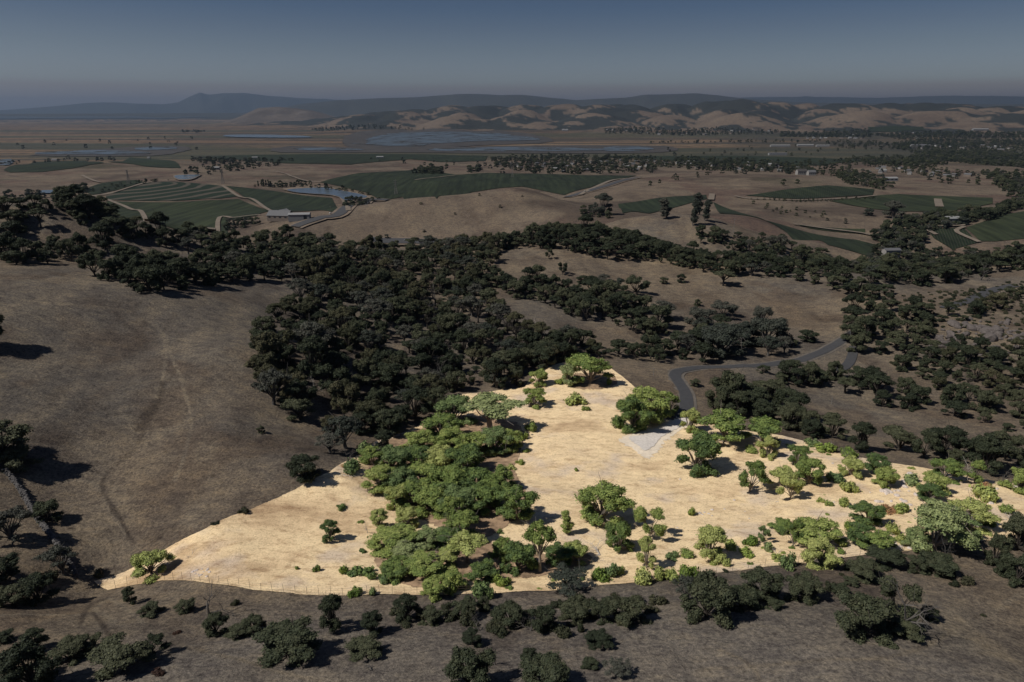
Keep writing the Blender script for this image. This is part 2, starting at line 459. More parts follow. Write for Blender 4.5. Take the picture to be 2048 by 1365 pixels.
    fold = sstep(.55, .95, d2 / (d1 + 5.)) * sstep(15, 60, d1)
    cf = mix(c3((.128, .096, .074)) + 0 * x[..., None], c3((.100, .074, .059)), sstep(-.2, .4, fbm(x, y, 500, 4, 157)))
    cf = mix(cf, c3((.150, .114, .086)), sstep(.15, .5, fbm(x, y, 240, 3, 158)) * .6)
    gauss = lambda c, w: np.exp(-((px - c) / w) ** 2)
    bias = -.20 + .38 * (1 - sstep(760, 860, px)) + .20 * gauss(1130, 200) + .55 * gauss(1440, 75) * sstep(190, 300, hz) + .45 * gauss(1850, 70) * sstep(170, 260, hz) + .15 * gauss(1600, 80) - .12 * gauss(1720, 60)
    woods = sstep(.0, .035, w1 * 1.3 + .40 * fold + bias) * (r < 12300)
    cf = mix(cf, c3((.024, .028, .027)), woods * .93)
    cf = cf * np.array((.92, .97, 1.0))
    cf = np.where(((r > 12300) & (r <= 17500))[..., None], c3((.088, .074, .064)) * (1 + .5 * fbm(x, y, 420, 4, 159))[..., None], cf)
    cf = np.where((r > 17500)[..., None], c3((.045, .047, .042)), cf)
    col = mix(col, cf, far)
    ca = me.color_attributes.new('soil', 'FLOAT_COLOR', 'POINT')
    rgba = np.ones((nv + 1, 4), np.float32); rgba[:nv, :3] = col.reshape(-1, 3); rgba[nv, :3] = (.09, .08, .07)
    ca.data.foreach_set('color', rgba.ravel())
    return me
m, nt, b = new_mat('dry_hillside')  # ground colour with the dimming around the parcel painted in
b.inputs['Roughness'].default_value = 1.0; b.inputs['Specular IOR Level'].default_value = 0.1
at_ = N(nt, 'ShaderNodeAttribute', attribute_name='soil')
p = mapped(nt); pw = mapped(nt, (1.0, 1.7, 1.0), (0, 0, .5))
f1 = noise_tex(nt, 1.6, 6, .72, p); f2 = noise_tex(nt, .25, 6, .68, pw, .25); f3 = noise_tex(nt, 5.0, 3, .7, p)
c = mixc(nt, at_.outputs[0], cramp(nt, f1.outputs[0], [(.30, (.40, .39, .40)), (.5, (1, 1, 1)), (.70, (1.65, 1.6, 1.48))]).outputs[0], 1.0, 'MULTIPLY')
c = mixc(nt, c, cramp(nt, f2.outputs[0], [(.34, (.66, .66, .70)), (.5, (1, 1, 1)), (.68, (1.26, 1.22, 1.12))]).outputs[0], 1.0, 'MULTIPLY')
c = mixc(nt, c, cramp(nt, f3.outputs[0], [(.35, (.72, .72, .72)), (.65, (1.28, 1.28, 1.28))]).outputs[0], .8, 'MULTIPLY')
f4 = noise_tex(nt, .032, 9, .72, p, .3)
c = mixc(nt, c, cramp(nt, f4.outputs[0], [(.34, (.66, .63, .62)), (.47, (.97, .97, .97)), (.55, (1.08, 1.06, 1.02)), (.68, (1.32, 1.30, 1.22))]).outputs[0], 1.0, 'MULTIPLY')
f5 = noise_tex(nt, .75, 3, .8, p)
c = mixc(nt, c, cramp(nt, f5.outputs[0], [(.30, (.45, .42, .40)), (.40, (1, 1, 1))]).outputs[0], .75, 'MULTIPLY')
nt.links.new(c, b.inputs['Base Color'])
bump(nt, b, f1.outputs[0], .9, .4)
g_me = ground_mesh(); g_me.materials.append(m)
tag(link('ground', g_me), 'dry brown hills and marsh plain running to the far mountains', kind='structure')
print('ground', time.time() - T0)

# ------------------------------------------------------------------ sheets and strips that lie on the ground
def pip(u, v, pu, pv):
    inside = np.zeros(u.shape, bool); k = len(pu); j = k - 1
    for i in range(k):
        cnd = ((pv[i] > v) != (pv[j] > v)) & (u < (pu[j] - pu[i]) * (v - pv[i]) / (pv[j] - pv[i] + 1e-15) + pu[i])
        inside ^= cnd; j = i
    return inside
def catmull(P, k, closed=False):
    P = np.asarray(P, float); m_ = len(P); out = []
    for i in range(m_ if closed else m_ - 1):
        g = (lambda q: P[q % m_]) if closed else (lambda q: P[min(max(q, 0), m_ - 1)])
        p0, p1, p2, p3 = g(i - 1), g(i), g(i + 1), g(i + 2)
        for s in range(k):
            t = s / k
            out.append(.5 * (2 * p1 + (p2 - p0) * t + (2 * p0 - 5 * p1 + 4 * p2 - p3) * t * t + (3 * p1 - p0 - 3 * p2 + p3) * t ** 3))
    if not closed: out.append(P[-1])
    return np.array(out)
def sheet(name, poly_px, mat, off, du=.0026, dv=.010, jag=0.0, rnd=None, level=False, parent=None):
    """a surface patch: outline points are put on the terrain, then filled with a triangulation that follows it"""
    poly = np.array(poly_px, float)
    if rnd: poly = catmull(poly, rnd, True)
    x, y, z = at(poly[:, 0], poly[:, 1])
    u = np.arctan2(x, y); v = np.log(np.hypot(x, y))
    bu = []; bv = []
    for i in range(len(u)):
        j = (i + 1) % len(u)
        k = max(1, int(math.ceil(max(abs(u[j] - u[i]) / du, abs(v[j] - v[i]) / dv))))
        for s in range(k):
            t = s / k; bu.append(u[i] + (u[j] - u[i]) * t); bv.append(v[i] + (v[j] - v[i]) * t)
    bu = np.array(bu); bv = np.array(bv)
    if jag:
        rng = np.random.default_rng(len(bu)); bu = bu + rng.normal(0, jag, len(bu)); bv = bv + rng.normal(0, jag, len(bv))
    gu, gv = np.meshgrid(np.arange(bu.min() + du / 2, bu.max(), du), np.arange(bv.min() + dv / 2, bv.max(), dv))
    gu = gu.ravel(); gv = gv.ravel(); ins = pip(gu, gv, bu, bv); gu = gu[ins]; gv = gv[ins]
    S = 1000.0
    pts = [Vector((a * S, b_ * S)) for a, b_ in zip(np.concatenate([bu, gu]), np.concatenate([bv, gv]))]
    nb = len(bu)
    vo, eo, fo, *_ = delaunay_2d_cdt(pts, [(i, (i + 1) % nb) for i in range(nb)], [], 1, 1e-6)
    V = np.array([(a[0] / S, a[1] / S) for a in vo]); r = np.exp(V[:, 1])
    X = r * np.sin(V[:, 0]); Y = r * np.cos(V[:, 0])
    Z = ground(X, Y)
    cen = np.array([V[list(f)].mean(0) for f in fo]); keep = pip(cen[:, 0], cen[:, 1], bu, bv)
    if level: Z = np.full_like(Z, np.percentile(Z, 85))
    Z = Z + (off if not callable(off) else off(r))
    faces = []
    for f, kf in zip(fo, keep):
        if not kf: continue
        a, b_, c_ = f[:3]
        cr = (X[b_] - X[a]) * (Y[c_] - Y[a]) - (Y[b_] - Y[a]) * (X[c_] - X[a])
        faces.append(f if cr > 0 else f[::-1])
    me = mesh_np(name, np.stack([X, Y, Z], -1), faces, (mat,)); smooth(me)
    return link(name, me, parent)
def strip(name, pts_px, width, mat, off, step=1.5, across=4, parent=None, wobble=0, shift=0.0):
    P = np.array(pts_px, float)
    x, y, z = at(P[:, 0], P[:, 1])
    Q = catmull(np.stack([x, y], -1), 12)
    d = np.concatenate([[0], np.cumsum(np.hypot(*np.diff(Q, axis=0).T))])
    ns = max(3, int(d[-1] / step)); t = np.linspace(0, d[-1], ns)
    Q = np.stack([np.interp(t, d, Q[:, 0]), np.interp(t, d, Q[:, 1])], -1)
    T = np.gradient(Q, axis=0); T /= np.hypot(T[:, 0], T[:, 1])[:, None] + 1e-9
    Nn = np.stack([-T[:, 1], T[:, 0]], -1)
    w = width * (1 + (wobble * fbm(t, t * 0, 6, 3, 5) if wobble else 0) * np.ones(ns))
    k = np.linspace(-.5, .5, across + 1)
    X = Q[:, 0][:, None] + Nn[:, 0][:, None] * (k[None] * w[:, None] + shift)
    Y = Q[:, 1][:, None] + Nn[:, 1][:, None] * (k[None] * w[:, None] + shift)
    Z = ground(X, Y)
    if width > 3:      # a road is graded: partly levelled from side to side
        Z = .65 * Z + .35 * Z.mean(1)[:, None]
    Z = Z + off
    m_ = across + 1
    faces = [(i * m_ + j, i * m_ + j + 1, (i + 1) * m_ + j + 1, (i + 1) * m_ + j) for i in range(ns - 1) for j in range(across)]
    faces = [f[::-1] for f in faces]
    me = mesh_np(name, np.stack([X.ravel(), Y.ravel(), Z.ravel()], -1), faces, (mat,)); smooth(me)
    return link(name, me, parent)

# straw grass of the parcel, the highlight painted into its colour
m, nt, b = new_mat('straw_grass'); straw = m
b.inputs['Roughness'].default_value = 1.0; b.inputs['Specular IOR Level'].default_value = 0.1
p = mapped(nt); pw = mapped(nt, (1.0, 1.8, 1.0), (0, 0, .35))
big = noise_tex(nt, .045, 5, .62, pw, .25); med = noise_tex(nt, .38, 6, .68, pw, .3); fin = noise_tex(nt, 2.4, 6, .75, p); gry = noise_tex(nt, .10, 3, .5, p)
c = cramp(nt, big.outputs[0], [(.30, (.42, .29, .17)), (.42, (.66, .49, .295)), (.52, (.79, .61, .37)), (.62, (.73, .56, .345)), (.75, (.53, .41, .29))]).outputs[0]
c = mixc(nt, c, (.52, .43, .36), cramp(nt, gry.outputs[0], [(.54, (0, 0, 0)), (.68, (.6, .6, .6))]).outputs[0])
c = mixc(nt, c, cramp(nt, med.outputs[0], [(.33, (.66, .60, .57)), (.48, (1, 1, 1)), (.7, (1.12, 1.12, 1.12))]).outputs[0], .9, 'MULTIPLY')
c = mixc(nt, c, cramp(nt, fin.outputs[0], [(.32, (.50, .46, .42)), (.46, (.97, .97, .97)), (.7, (1.16, 1.16, 1.16))]).outputs[0], .9, 'MULTIPLY')
nt.links.new(c, b.inputs['Base Color'])
bump(nt, b, fin.outputs[0], .7, .25)
PARCEL = [(188,1163),(215,1181),(262,1172),(330,1162),(420,1168),(500,1180),(600,1190),(700,1193),(860,1191),(1000,1187),(1150,1178),(1280,1166),(1400,1152),(1500,1139),(1621,1127),(1800,1105),(1979,1082),(2120,1064),
          (2120,980),(2048,971),(1993,964),(1861,939),(1772,925),(1673,907),(1604,882),(1565,872),(1490,862),(1420,840),(1370,838),(1358,850),(1330,838),(1262,768),(1228,742),(1205,728),(1140,722),(1070,745),(1050,775),
          (920,790),(880,828),(820,862),(750,884),(705,918),(660,945),(580,985),(500,1020),(400,1064),(330,1100),(258,1141),(205,1158)]
tag(sheet('grass_field', PARCEL, straw, .10, .0022, .008, jag=.0003), 'sunlit straw-coloured grass of the pale parcel', kind='structure')
px_ = at([q[0] for q in PARCEL], [q[1] for q in PARCEL]); PARX, PARY = px_[0], px_[1]
def in_parcel(x, y): return pip(np.atleast_1d(x), np.atleast_1d(y), PARX, PARY)

def plain_mat(name, col, rough=.9, var=.25, scale=1.0, detail=5, bmp=0.0, metal=0.0):
    m, nt, b = new_mat(name)
    b.inputs['Roughness'].default_value = rough; b.inputs['Metallic'].default_value = metal; b.inputs['Specular IOR Level'].default_value = 0.25
    t = noise_tex(nt, scale, detail, .6, mapped(nt))
    lo = 1 - var; hi = 1 + var
    c = mixc(nt, rgb(nt, col), cramp(nt, t.outputs[0], [(.3, (lo,) * 3), (.7, (hi,) * 3)]).outputs[0], 1.0, 'MULTIPLY')
    nt.links.new(c, b.inputs['Base Color'])
    if bmp: bump(nt, b, t.outputs[0], .8, bmp)
    return m
asphalt = plain_mat('asphalt', (.052, .052, .055), .85, .15, .8)
shoulder = plain_mat('road_shoulder', (.115, .100, .085), .95, .3, 1.2, bmp=.05)
dirt_dark = plain_mat('trodden_trail', (.125, .103, .080), 1, .3, 1.0)
dirt_far = plain_mat('farm_track', (.15, .123, .097), 1, .2, .1)
gravel = plain_mat('gravel', (.60, .55, .50), 1, .16, 1.6, bmp=.08)
strip('road_shoulder', [(1368,838),(1373,812),(1371,788),(1357,765),(1350,752),(1362,742),(1400,736),(1450,735),(1510,733),(1560,727),(1602,721),(1640,706),(1672,690),(1700,672),(1712,662)], 6.4, shoulder, .10, 1.0, 10)['kind'] = 'structure'
strip('road', [(1368,838),(1373,812),(1371,788),(1357,765),(1350,752),(1362,742),(1400,736),(1450,735),(1510,733),(1560,727),(1602,721),(1640,706),(1672,690),(1700,672),(1712,662)], 4.2, asphalt, .22, 1.0, 8)['kind'] = 'structure'
strip('side_road', [(1674,743),(1692,733),(1702,719),(1706,703),(1708,694)], 3.8, asphalt, .22, 1.0, 5)['kind'] = 'structure'
strip('hill_road', [(1890,618),(1925,606),(1945,600),(1965,590),(1990,580),(2030,572)], 6.0, asphalt, .35, 1.5, 5)['kind'] = 'structure'
strip('hill_road', [(1520,522),(1570,516),(1640,520),(1700,524)], 8.0, shoulder, .8, 2.0, 5)['kind'] = 'structure'
sheet('worn_straw', [(1240,884),(1262,868),(1290,864),(1312,858),(1330,846),(1352,838),(1376,834),(1378,850),(1362,862),(1344,874),(1328,886),(1316,902),(1300,918),(1284,914),(1262,896)], plain_mat('worn_straw', (.70, .60, .47), 1, .12, 1.2), .17, .0012, .005, rnd=4, jag=.0024)['kind'] = 'structure'
tag(sheet('gravel_pad', [(1256,877),(1285,872),(1305,866),(1330,853),(1352,843),(1372,836),(1372,846),(1356,858),(1340,866),(1322,876),(1308,893),(1290,903),(1276,893)], gravel, .26, .0012, .005, rnd=4, jag=.0007), 'pale gravel turnaround', kind='structure')
# trodden trails on the hillsides
# trodden tracks on the straw
ashy = plain_mat('ashy_soil', (.50, .44, .40), 1, .3, .8)
litter = plain_mat('oak_litter', (.30, .205, .13), 1, .5, .7, bmp=.1)
for q in ([(742,905),(800,872),(870,850),(905,832),(1030,845),(1046,890),(1030,935),(1046,975),(1062,1020),(1020,1048),(960,1082),(900,1066),(850,1042),(800,1022),(770,985),(740,945)], [(760,1060),(880,1070),(980,1085),(990,1130),(900,1178),(800,1168),(752,1130)],
          [(1130,752),(1225,748),(1222,775),(1150,778)], [(1000,1120),(1170,1108),(1160,1140),(1010,1158)]):
    sheet('leaf_litter', q, litter, .17, .0018, .007, rnd=3, jag=.0016)['kind'] = 'structure'
print('near sheets', time.time() - T0)

# ------------------------------------------------------------------ valley: vineyards, ponds, tracks, highway
def vine_mat(name, ang, col=(.015, .023, .014), soil=(.044, .041, .032), period=3.2, amt=.45):
    m, nt, b = new_mat(name)
    b.inputs['Roughness'].default_value = .9; b.inputs['Specular IOR Level'].default_value = 0.1
    v = mapped(nt, (1, 1, 1), (0, 0, ang))
    w = N(nt, 'ShaderNodeTexWave'); w.inputs['Scale'].default_value = 2 * math.pi / period / 20.0 * 1.0
    w.inputs['Distortion'].default_value = 1.0; w.inputs['Detail'].default_value = 1
    nt.links.new(v, w.inputs[0])
    t = noise_tex(nt, .012, 5, .65, mapped(nt)); t2 = noise_tex(nt, 1.0, 4, .6, mapped(nt, (.11, .006, .1), (0, 0, ang)))
    c = mixc(nt, rgb(nt, col), cramp(nt, t.outputs[0], [(.3, (.75, .75, .8)), (.7, (1.35, 1.3, 1.1))]).outputs[0], 1.0, 'MULTIPLY')
    c = mixc(nt, c, soil, cramp(nt, w.outputs[0], [(.55, (0, 0, 0)), (.9, (amt,) * 3)]).outputs[0])
    c = mixc(nt, c, cramp(nt, t2.outputs[0], [(.35, (.62, .64, .66)), (.5, (1, 1, 1)), (.65, (1.45, 1.4, 1.3))]).outputs[0], .85, 'MULTIPLY')
    nt.links.new(c, b.inputs['Base Color'])
    bump(nt, b, w.outputs[0], .5, .6)
    return m
vm = [vine_mat('vine_rows', .4), vine_mat('vine_rows_steep', 1.3, (.016, .025, .016)), vine_mat('vine_rows_pale', 2.2, (.023, .032, .018), amt=.4)]
# the knoll with contour terraces
m, nt, b = new_mat('vine_terraces'); terr = m
b.inputs['Roughness'].default_value = .9; b.inputs['Specular IOR Level'].default_value = 0.1
v = mapped(nt, (.012, .02, 1.0))
w = N(nt, 'ShaderNodeTexWave', bands_direction='Z'); w.inputs['Scale'].default_value = .15; w.inputs['Distortion'].default_value = 1.2; w.inputs['Detail'].default_value = 2
nt.links.new(v, w.inputs[0])
c = mixc(nt, (.017, .026, .017), (.085, .072, .058), cramp(nt, w.outputs[0], [(.62, (0, 0, 0)), (.85, (.8,) * 3)]).outputs[0])
nt.links.new(c, b.inputs['Base Color'])
VOFF = lambda r: .25 + r * .0005
VINES = [
 ('terraced vineyard on the round knoll beyond the left wooded crest', terr, [(212,392),(301,366),(342,364),(444,373),(474,394),(440,398),(342,403),(212,401)]),
 ('vineyard slope directly behind the left wooded crest, below the terraced knoll', vm[2], [(212,404),(342,406),(440,401),(478,399),(540,422),(513,432),(455,442),(424,466),(360,462),(307,447)]),
 ('vineyard between the terraced knoll and the larger reservoir', vm[1], [(451,373),(547,383),(600,391),(664,397),(697,419),(670,427),(560,424),(485,393)]),
 ('small vineyard patch left of the terraced knoll', vm[0], [(164,383),(205,367),(273,361),(290,366),(239,380),(185,391)]),
 ('dark vineyard at the far left edge of the valley', vm[0], [(7,342),(68,325),(171,322),(208,327),(143,338),(85,345),(20,346)]),
 ('vineyard in front of the far left farm track', vm[1], [(216,325),(260,316),(342,322),(362,337),(300,335)]),
 ('long vineyard band in front of the marsh ponds', vm[0], [(386,315),(500,311),(700,309),(860,310),(975,313),(970,323),(880,325),(820,319),(700,330),(560,327),(470,320)]),
 ('broad dark vineyard behind the bald hill', vm[0], [(640,366),(720,347),(839,340),(914,351),(976,347),(1120,350),(1274,352),(1232,361),(1180,376),(1128,391),(1080,381),(1044,374),(1000,377),(942,386),(873,399),(805,395),(764,402),(725,384)]),
 ('vineyard beside the grey eucalyptus east of the bald hill', vm[1], [(1236,409),(1316,397),(1412,391),(1414,399),(1316,424),(1245,428)]),
 ('long vineyard ribbon running down behind the eucalyptus knoll', vm[1], [(1426,405),(1531,442),(1614,466),(1713,481),(1788,500),(1818,508),(1738,514),(1655,491),(1573,466),(1440,428)]),
 ('crescent vineyard on the far valley slope', vm[0], [(1490,392),(1560,382),(1655,372),(1749,380),(1745,391),(1597,399),(1540,396)]),
 ('flat vineyard beside the creek trees in the right valley', vm[2], [(1660,403),(1796,389),(1870,393),(1985,397),(1985,408),(1904,424),(1800,424),(1755,420)]),
 ('narrow vineyard strip below the fallow hill', vm[2], [(1594,450),(1730,459),(1730,469),(1620,458)]),
 ('vineyard at the right edge beyond the creek', vm[2], [(1931,457),(1985,440),(2100,418),(2100,475),(1990,484),(1960,484)]),
 ('vineyard corner between the creek trees and the pale track', vm[0], [(1850,459),(1926,456),(1954,487),(1904,500),(1868,478)]),
 ('far dark vineyard before the valley town', vm[0], [(1200,313),(1500,313),(1780,322),(1640,332),(1420,327),(1300,319)]),
 ('far vineyard at the foot of the tawny range', vm[0], [(1735,255),(1845,254),(1850,262),(1740,264)]),
]
for lab, mt, poly in VINES:
    tag(sheet('vineyard', poly, mt, VOFF, .004, .012), lab, 'vineyard', kind='stuff')
m, nt, b = new_mat('water'); water = m
b.inputs['Base Color'].default_value = (.10, .125, .15, 1); b.inputs['Roughness'].default_value = .22
t = noise_tex(nt, .02, 4, .6, mapped(nt, (1, 4, 1))); bump(nt, b, t.outputs[0], .12, 1.0)
nt.links.new(cramp(nt, t.outputs[0], [(.35, (.06, .075, .088)), (.7, (.105, .13, .155))]).outputs[0], b.inputs['Base Color'])
m, nt, b = new_mat('marsh_water'); marsh_water = m
b.inputs['Roughness'].default_value = .3
t = noise_tex(nt, .006, 7, .65, mapped(nt, (1, 2.2, 1)), .6)
nt.links.new(cramp(nt, t.outputs[0], [(.40, (.040, .037, .033)), (.47, (.05, .052, .05)), (.50, (.065, .08, .09)), (.7, (.09, .11, .125))]).outputs[0], b.inputs['Base Color'])
wet = cramp(nt, t.outputs[0], [(.455, (0, 0, 0)), (.49, (.32,) * 3)]).outputs[0]; nt.links.new(wet, b.inputs['Specular IOR Level'])
PONDS = [[(574,382),(612,379),(649,378),(690,385),(735,395),(712,401),(690,403),(668,393),(600,388)], [(349,354),(375,352),(400,352),(383,360),(358,361)], [(82,384),(106,383),(132,384),(130,388),(82,389)],
         [(450,272),(520,271),(615,274),(608,277),(470,276)], [(700,288),(735,291),(732,284),(747,276),(805,267),(976,267),(1085,280),(1040,283),(976,283),(900,287),(860,289),(839,294),(771,293)],
         [(867,299),(960,297),(1060,296),(1200,299),(1190,303),(1000,304),(872,303)], [(590,298),(640,297),(720,300),(700,303),(610,302)], [(75,307),(140,304),(205,302),(290,306),(288,310),(100,310)],
         [(1215,296),(1280,295),(1310,300),(1260,304),(1210,303)], [(270,298),(340,295),(352,299),(290,302)], [(0,322),(20,321),(24,330),(0,332)]]
mud = plain_mat('marsh_mud', (.045, .040, .036), .9, .3, .01)
for q in ([(690,292),(720,264),(1000,262),(1110,284),(960,292),(850,298),(740,297)], [(560,306),(575,294),(760,297),(880,296),(1080,292),(1330,293),(1325,306),(1060,308),(800,306)], [(60,312),(200,299),(340,293),(380,300),(300,313)]):
    sheet('marsh', q, mud, lambda r: r * .0006, .004, .02, rnd=3, jag=.0012)['kind'] = 'structure'
bank = plain_mat('pond_bank', (.135, .105, .08), .95, .3, .05)
for i, q in enumerate(PONDS):
    if i in (0, 1):
        cx = sum(a for a, _ in q) / len(q); cy = sum(b_ for _, b_ in q) / len(q)
        sheet('pond_bank', [(cx + (a - cx) * 1.10, cy + (b_ - cy) * 1.3) for a, b_ in q], bank, lambda r: 1.0 + r * .0009, .003, .01, rnd=3)['kind'] = 'structure'
    sheet('pond' if i < 3 else 'lagoon', q, water if i < 4 else marsh_water, (lambda r: 1.6 + r * .0006) if i < 3 else (lambda r: r * .0010), .004, .015, rnd=3, jag=0 if i < 3 else .0022)['kind'] = 'structure'
bayw = plain_mat('bay_surface', (.035, .045, .055), .8, .1, .001)
sheet('bay_water', [(-500,240),(0,239),(200,238.5),(330,238),(430,237),(400,234.5),(0,233.5),(-500,233.5)], bayw, lambda r: r * .0006, .01, .04)['kind'] = 'structure'
for pts, w in [([(177,393),(205,398),(260,420),(290,438),(306,448)], 7), ([(444,373),(478,395),(510,403),(556,426)], 7), ([(185,394),(240,383),(294,367),(340,363)], 6), ([(697,424),(688,405),(668,394)], 7),
               ([(1424,390),(1422,402)], 10), ([(1469,394),(1500,399),(1597,402),(1690,399),(1755,393)], 6), ([(1585,450),(1660,461),(1730,470),(1780,487),(1821,509)], 6), ([(1928,456),(1912,466),(1958,487)], 6),
               ([(1875,400),(1879,416)], 12), ([(1872,472),(1850,456),(1930,453)], 6), ([(1160,392),(1200,372),(1240,360),(1300,356)], 9), ([(164,352),(185,362),(200,366)], 7), ([(500,342),(560,346),(600,360),(640,366)], 6),
               ([(830,362),(870,357),(912,352)], 6), ([(420,466),(436,446),(470,438),(520,432)], 6), ([(1330,352),(1400,347),(1480,345)], 5)]:
    strip('farm_track', pts, w, dirt_far, 2.2, 8, 2)['kind'] = 'structure'
for pts in ([(590,456),(640,438),(690,420),(730,407),(775,402)], [(742,482),(800,485),(850,486),(894,486)], [(1134,396),(1190,380),(1240,364),(1275,356)]):
    strip('highway_verge', pts, 26, bank, 1.4, 8, 8)['kind'] = 'structure'
    strip('highway', pts, 16, asphalt, 2.0, 8, 6)['kind'] = 'structure'
print('valley sheets', time.time() - T0)
# ------------------------------------------------------------------ plants: brightened in colour inside the parcel, dimmed outside
def leaf_mat(name, stops, rough=.75, trans=.18):
    m, nt, b = new_mat(name)
    b.inputs['Roughness'].default_value = rough; b.inputs['Specular IOR Level'].default_value = 0.25
    oi = N(nt, 'ShaderNodeObjectInfo'); tc = N(nt, 'ShaderNodeTexCoord')
    a = noise_tex(nt, .55, 3, .6, tc.outputs['Object'])
    f = N(nt, 'ShaderNodeTexNoise'); f.inputs['Scale'].default_value = 4.5; f.inputs['Detail'].default_value = 2
    nt.links.new(tc.outputs['Object'], f.inputs['Vector'])
    add = N(nt, 'ShaderNodeMath', operation='MULTIPLY_ADD'); add.inputs[1].default_value = .75
    nt.links.new(oi.outputs['Random'], add.inputs[0]); nt.links.new(a.outputs[0], add.inputs[2])
    sub = N(nt, 'ShaderNodeMath', operation='SUBTRACT'); sub.inputs[1].default_value = .37
    nt.links.new(add.outputs[0], sub.inputs[0])
    c = cramp(nt, sub.outputs[0], stops).outputs[0]
    c = mixc(nt, c, cramp(nt, f.outputs[0], [(.3, (.5, .5, .5)), (.5, (1, 1, 1)), (.72, (1.75, 1.65, 1.45))]).outputs[0], 1.0, 'MULTIPLY')
    nt.links.new(c, b.inputs['Base Color'])
    tr = N(nt, 'ShaderNodeBsdfTranslucent'); nt.links.new(c, tr.inputs[0])
    ms = N(nt, 'ShaderNodeMixShader'); ms.inputs[0].default_value = trans
    nt.links.new(b.outputs[0], ms.inputs[1]); nt.links.new(tr.outputs[0], ms.inputs[2])
    nt.links.new(ms.outputs[0], nt.nodes['Material Output'].inputs[0])
    return m
L_GREEN = leaf_mat('oak_leaves_green', [(.15, (.080, .125, .045)), (.38, (.155, .212, .060)), (.58, (.24, .29, .085)), (.85, (.36, .39, .14))])  # oak leaves with the parcel highlight painted in
L_DARK = leaf_mat('oak_leaves_dark', [(.2, (.024, .032, .018)), (.5, (.041, .051, .028)), (.8, (.068, .074, .042))], trans=.12)  # same oaks, painted darker for the dimming outside the parcel
L_GREY = leaf_mat('lichen_oak_leaves', [(.25, (.038, .046, .036)), (.5, (.055, .060, .048)), (.8, (.075, .076, .062))], trans=.12)
L_PALE = leaf_mat('pale_oak_leaves', [(.2, (.095, .145, .06)), (.5, (.15, .205, .08)), (.85, (.25, .29, .13))])  # paler oaks, their parcel highlight also painted in
L_LIME = leaf_mat('shrub_leaves_lime', [(.25, (.12, .18, .04)), (.5, (.19, .25, .055)), (.8, (.28, .31, .10))])  # yellow-green shrubs, brightened in colour like all parcel plants
L_OLIVE = leaf_mat('olive_oak_leaves', [(.2, (.034, .038, .019)), (.5, (.054, .056, .029)), (.8, (.082, .078, .043))], trans=.1)
L_SCRUB = leaf_mat('scrub_leaves_dark', [(.25, (.022, .028, .014)), (.5, (.034, .038, .020)), (.8, (.050, .050, .028))], trans=.1)  # shrub leaves painted dim for the land beyond the parcel
L_RUST = leaf_mat('rusty_leaves', [(.25, (.20, .09, .05)), (.5, (.30, .15, .08)), (.8, (.38, .24, .12))])  # rust tone raised by the painted parcel highlight
L_RUSTD = leaf_mat('rusty_leaves_dark', [(.25, (.035, .018, .013)), (.5, (.05, .026, .018)), (.8, (.06, .04, .026))])  # rust tone again, dimmed in the colour outside the parcel
B_PALE = plain_mat('bark_pale', (.20, .17, .14), .95, .4, 4.0, bmp=.03)  # bark copy brightened in colour for parcel trees
B_DARK = plain_mat('bark_dark', (.045, .038, .032), .95, .4, 4.0, bmp=.03)  # bark copy dimmed in colour for trees outside
B_DEAD = plain_mat('dead_wood', (.40, .36, .32), .95, .3, 5.0)
B_DEADD = plain_mat('dead_wood_dull', (.085, .078, .072), .95, .3, 5.0)  # dead wood painted dimmer, mostly for outside the parcel

class MB:
    def __init__(s): s.v = []; s.f = []
    def tube(s, pts, rad, seg=6):
        pts = [Vector(p) for p in pts]; base = len(s.v); k = len(pts)
        for i, p in enumerate(pts):
            d = (pts[min(i + 1, k - 1)] - pts[max(i - 1, 0)]).normalized()
            a = d.orthogonal().normalized(); b_ = d.cross(a)
            for q in range(seg):
                t = 2 * math.pi * q / seg
                s.v.append(tuple(p + (a * math.cos(t) + b_ * math.sin(t)) * rad[i]))
        for i in range(k - 1):
            for q in range(seg):
                s.f.append((base + i * seg + q, base + i * seg + (q + 1) % seg, base + (i + 1) * seg + (q + 1) % seg, base + (i + 1) * seg + q))
        s.f.append(tuple(base + q for q in range(seg))[::-1]); s.f.append(tuple(base + (k - 1) * seg + q for q in range(seg)))
    def box(s, c, size, rz=0):
        b_ = len(s.v); cx, cy, cz = c; hx, hy, hz = [q / 2 for q in size]; co, si = math.cos(rz), math.sin(rz)
        for dx, dy, dz in [(-1,-1,-1),(1,-1,-1),(1,1,-1),(-1,1,-1),(-1,-1,1),(1,-1,1),(1,1,1),(-1,1,1)]:
            s.v.append((cx + dx*hx*co - dy*hy*si, cy + dx*hx*si + dy*hy*co, cz + dz*hz))
        for f in [(0,3,2,1),(4,5,6,7),(0,1,5,4),(1,2,6,5),(2,3,7,6),(3,0,4,7)]: s.f.append(tuple(b_ + q for q in f))
    def poly(s, pts): b_ = len(s.v); s.v += [tuple(p) for p in pts]; s.f.append(tuple(range(b_, b_ + len(pts))))
    def mesh(s, name, mat):
        me = bpy.data.meshes.new(name); me.from_pydata(s.v, [], s.f); me.materials.append(mat); me.update()
        return me
ICO = None
def ico():
    global ICO
    if ICO is None:
        import bmesh
        bm = bmesh.new(); bmesh.ops.create_icosphere(bm, subdivisions=2, radius=1)
        ICO = (np.array([v.co[:] for v in bm.verts]), [tuple(v.index for v in f.verts) for f in bm.faces]); bm.free()
    return ICO
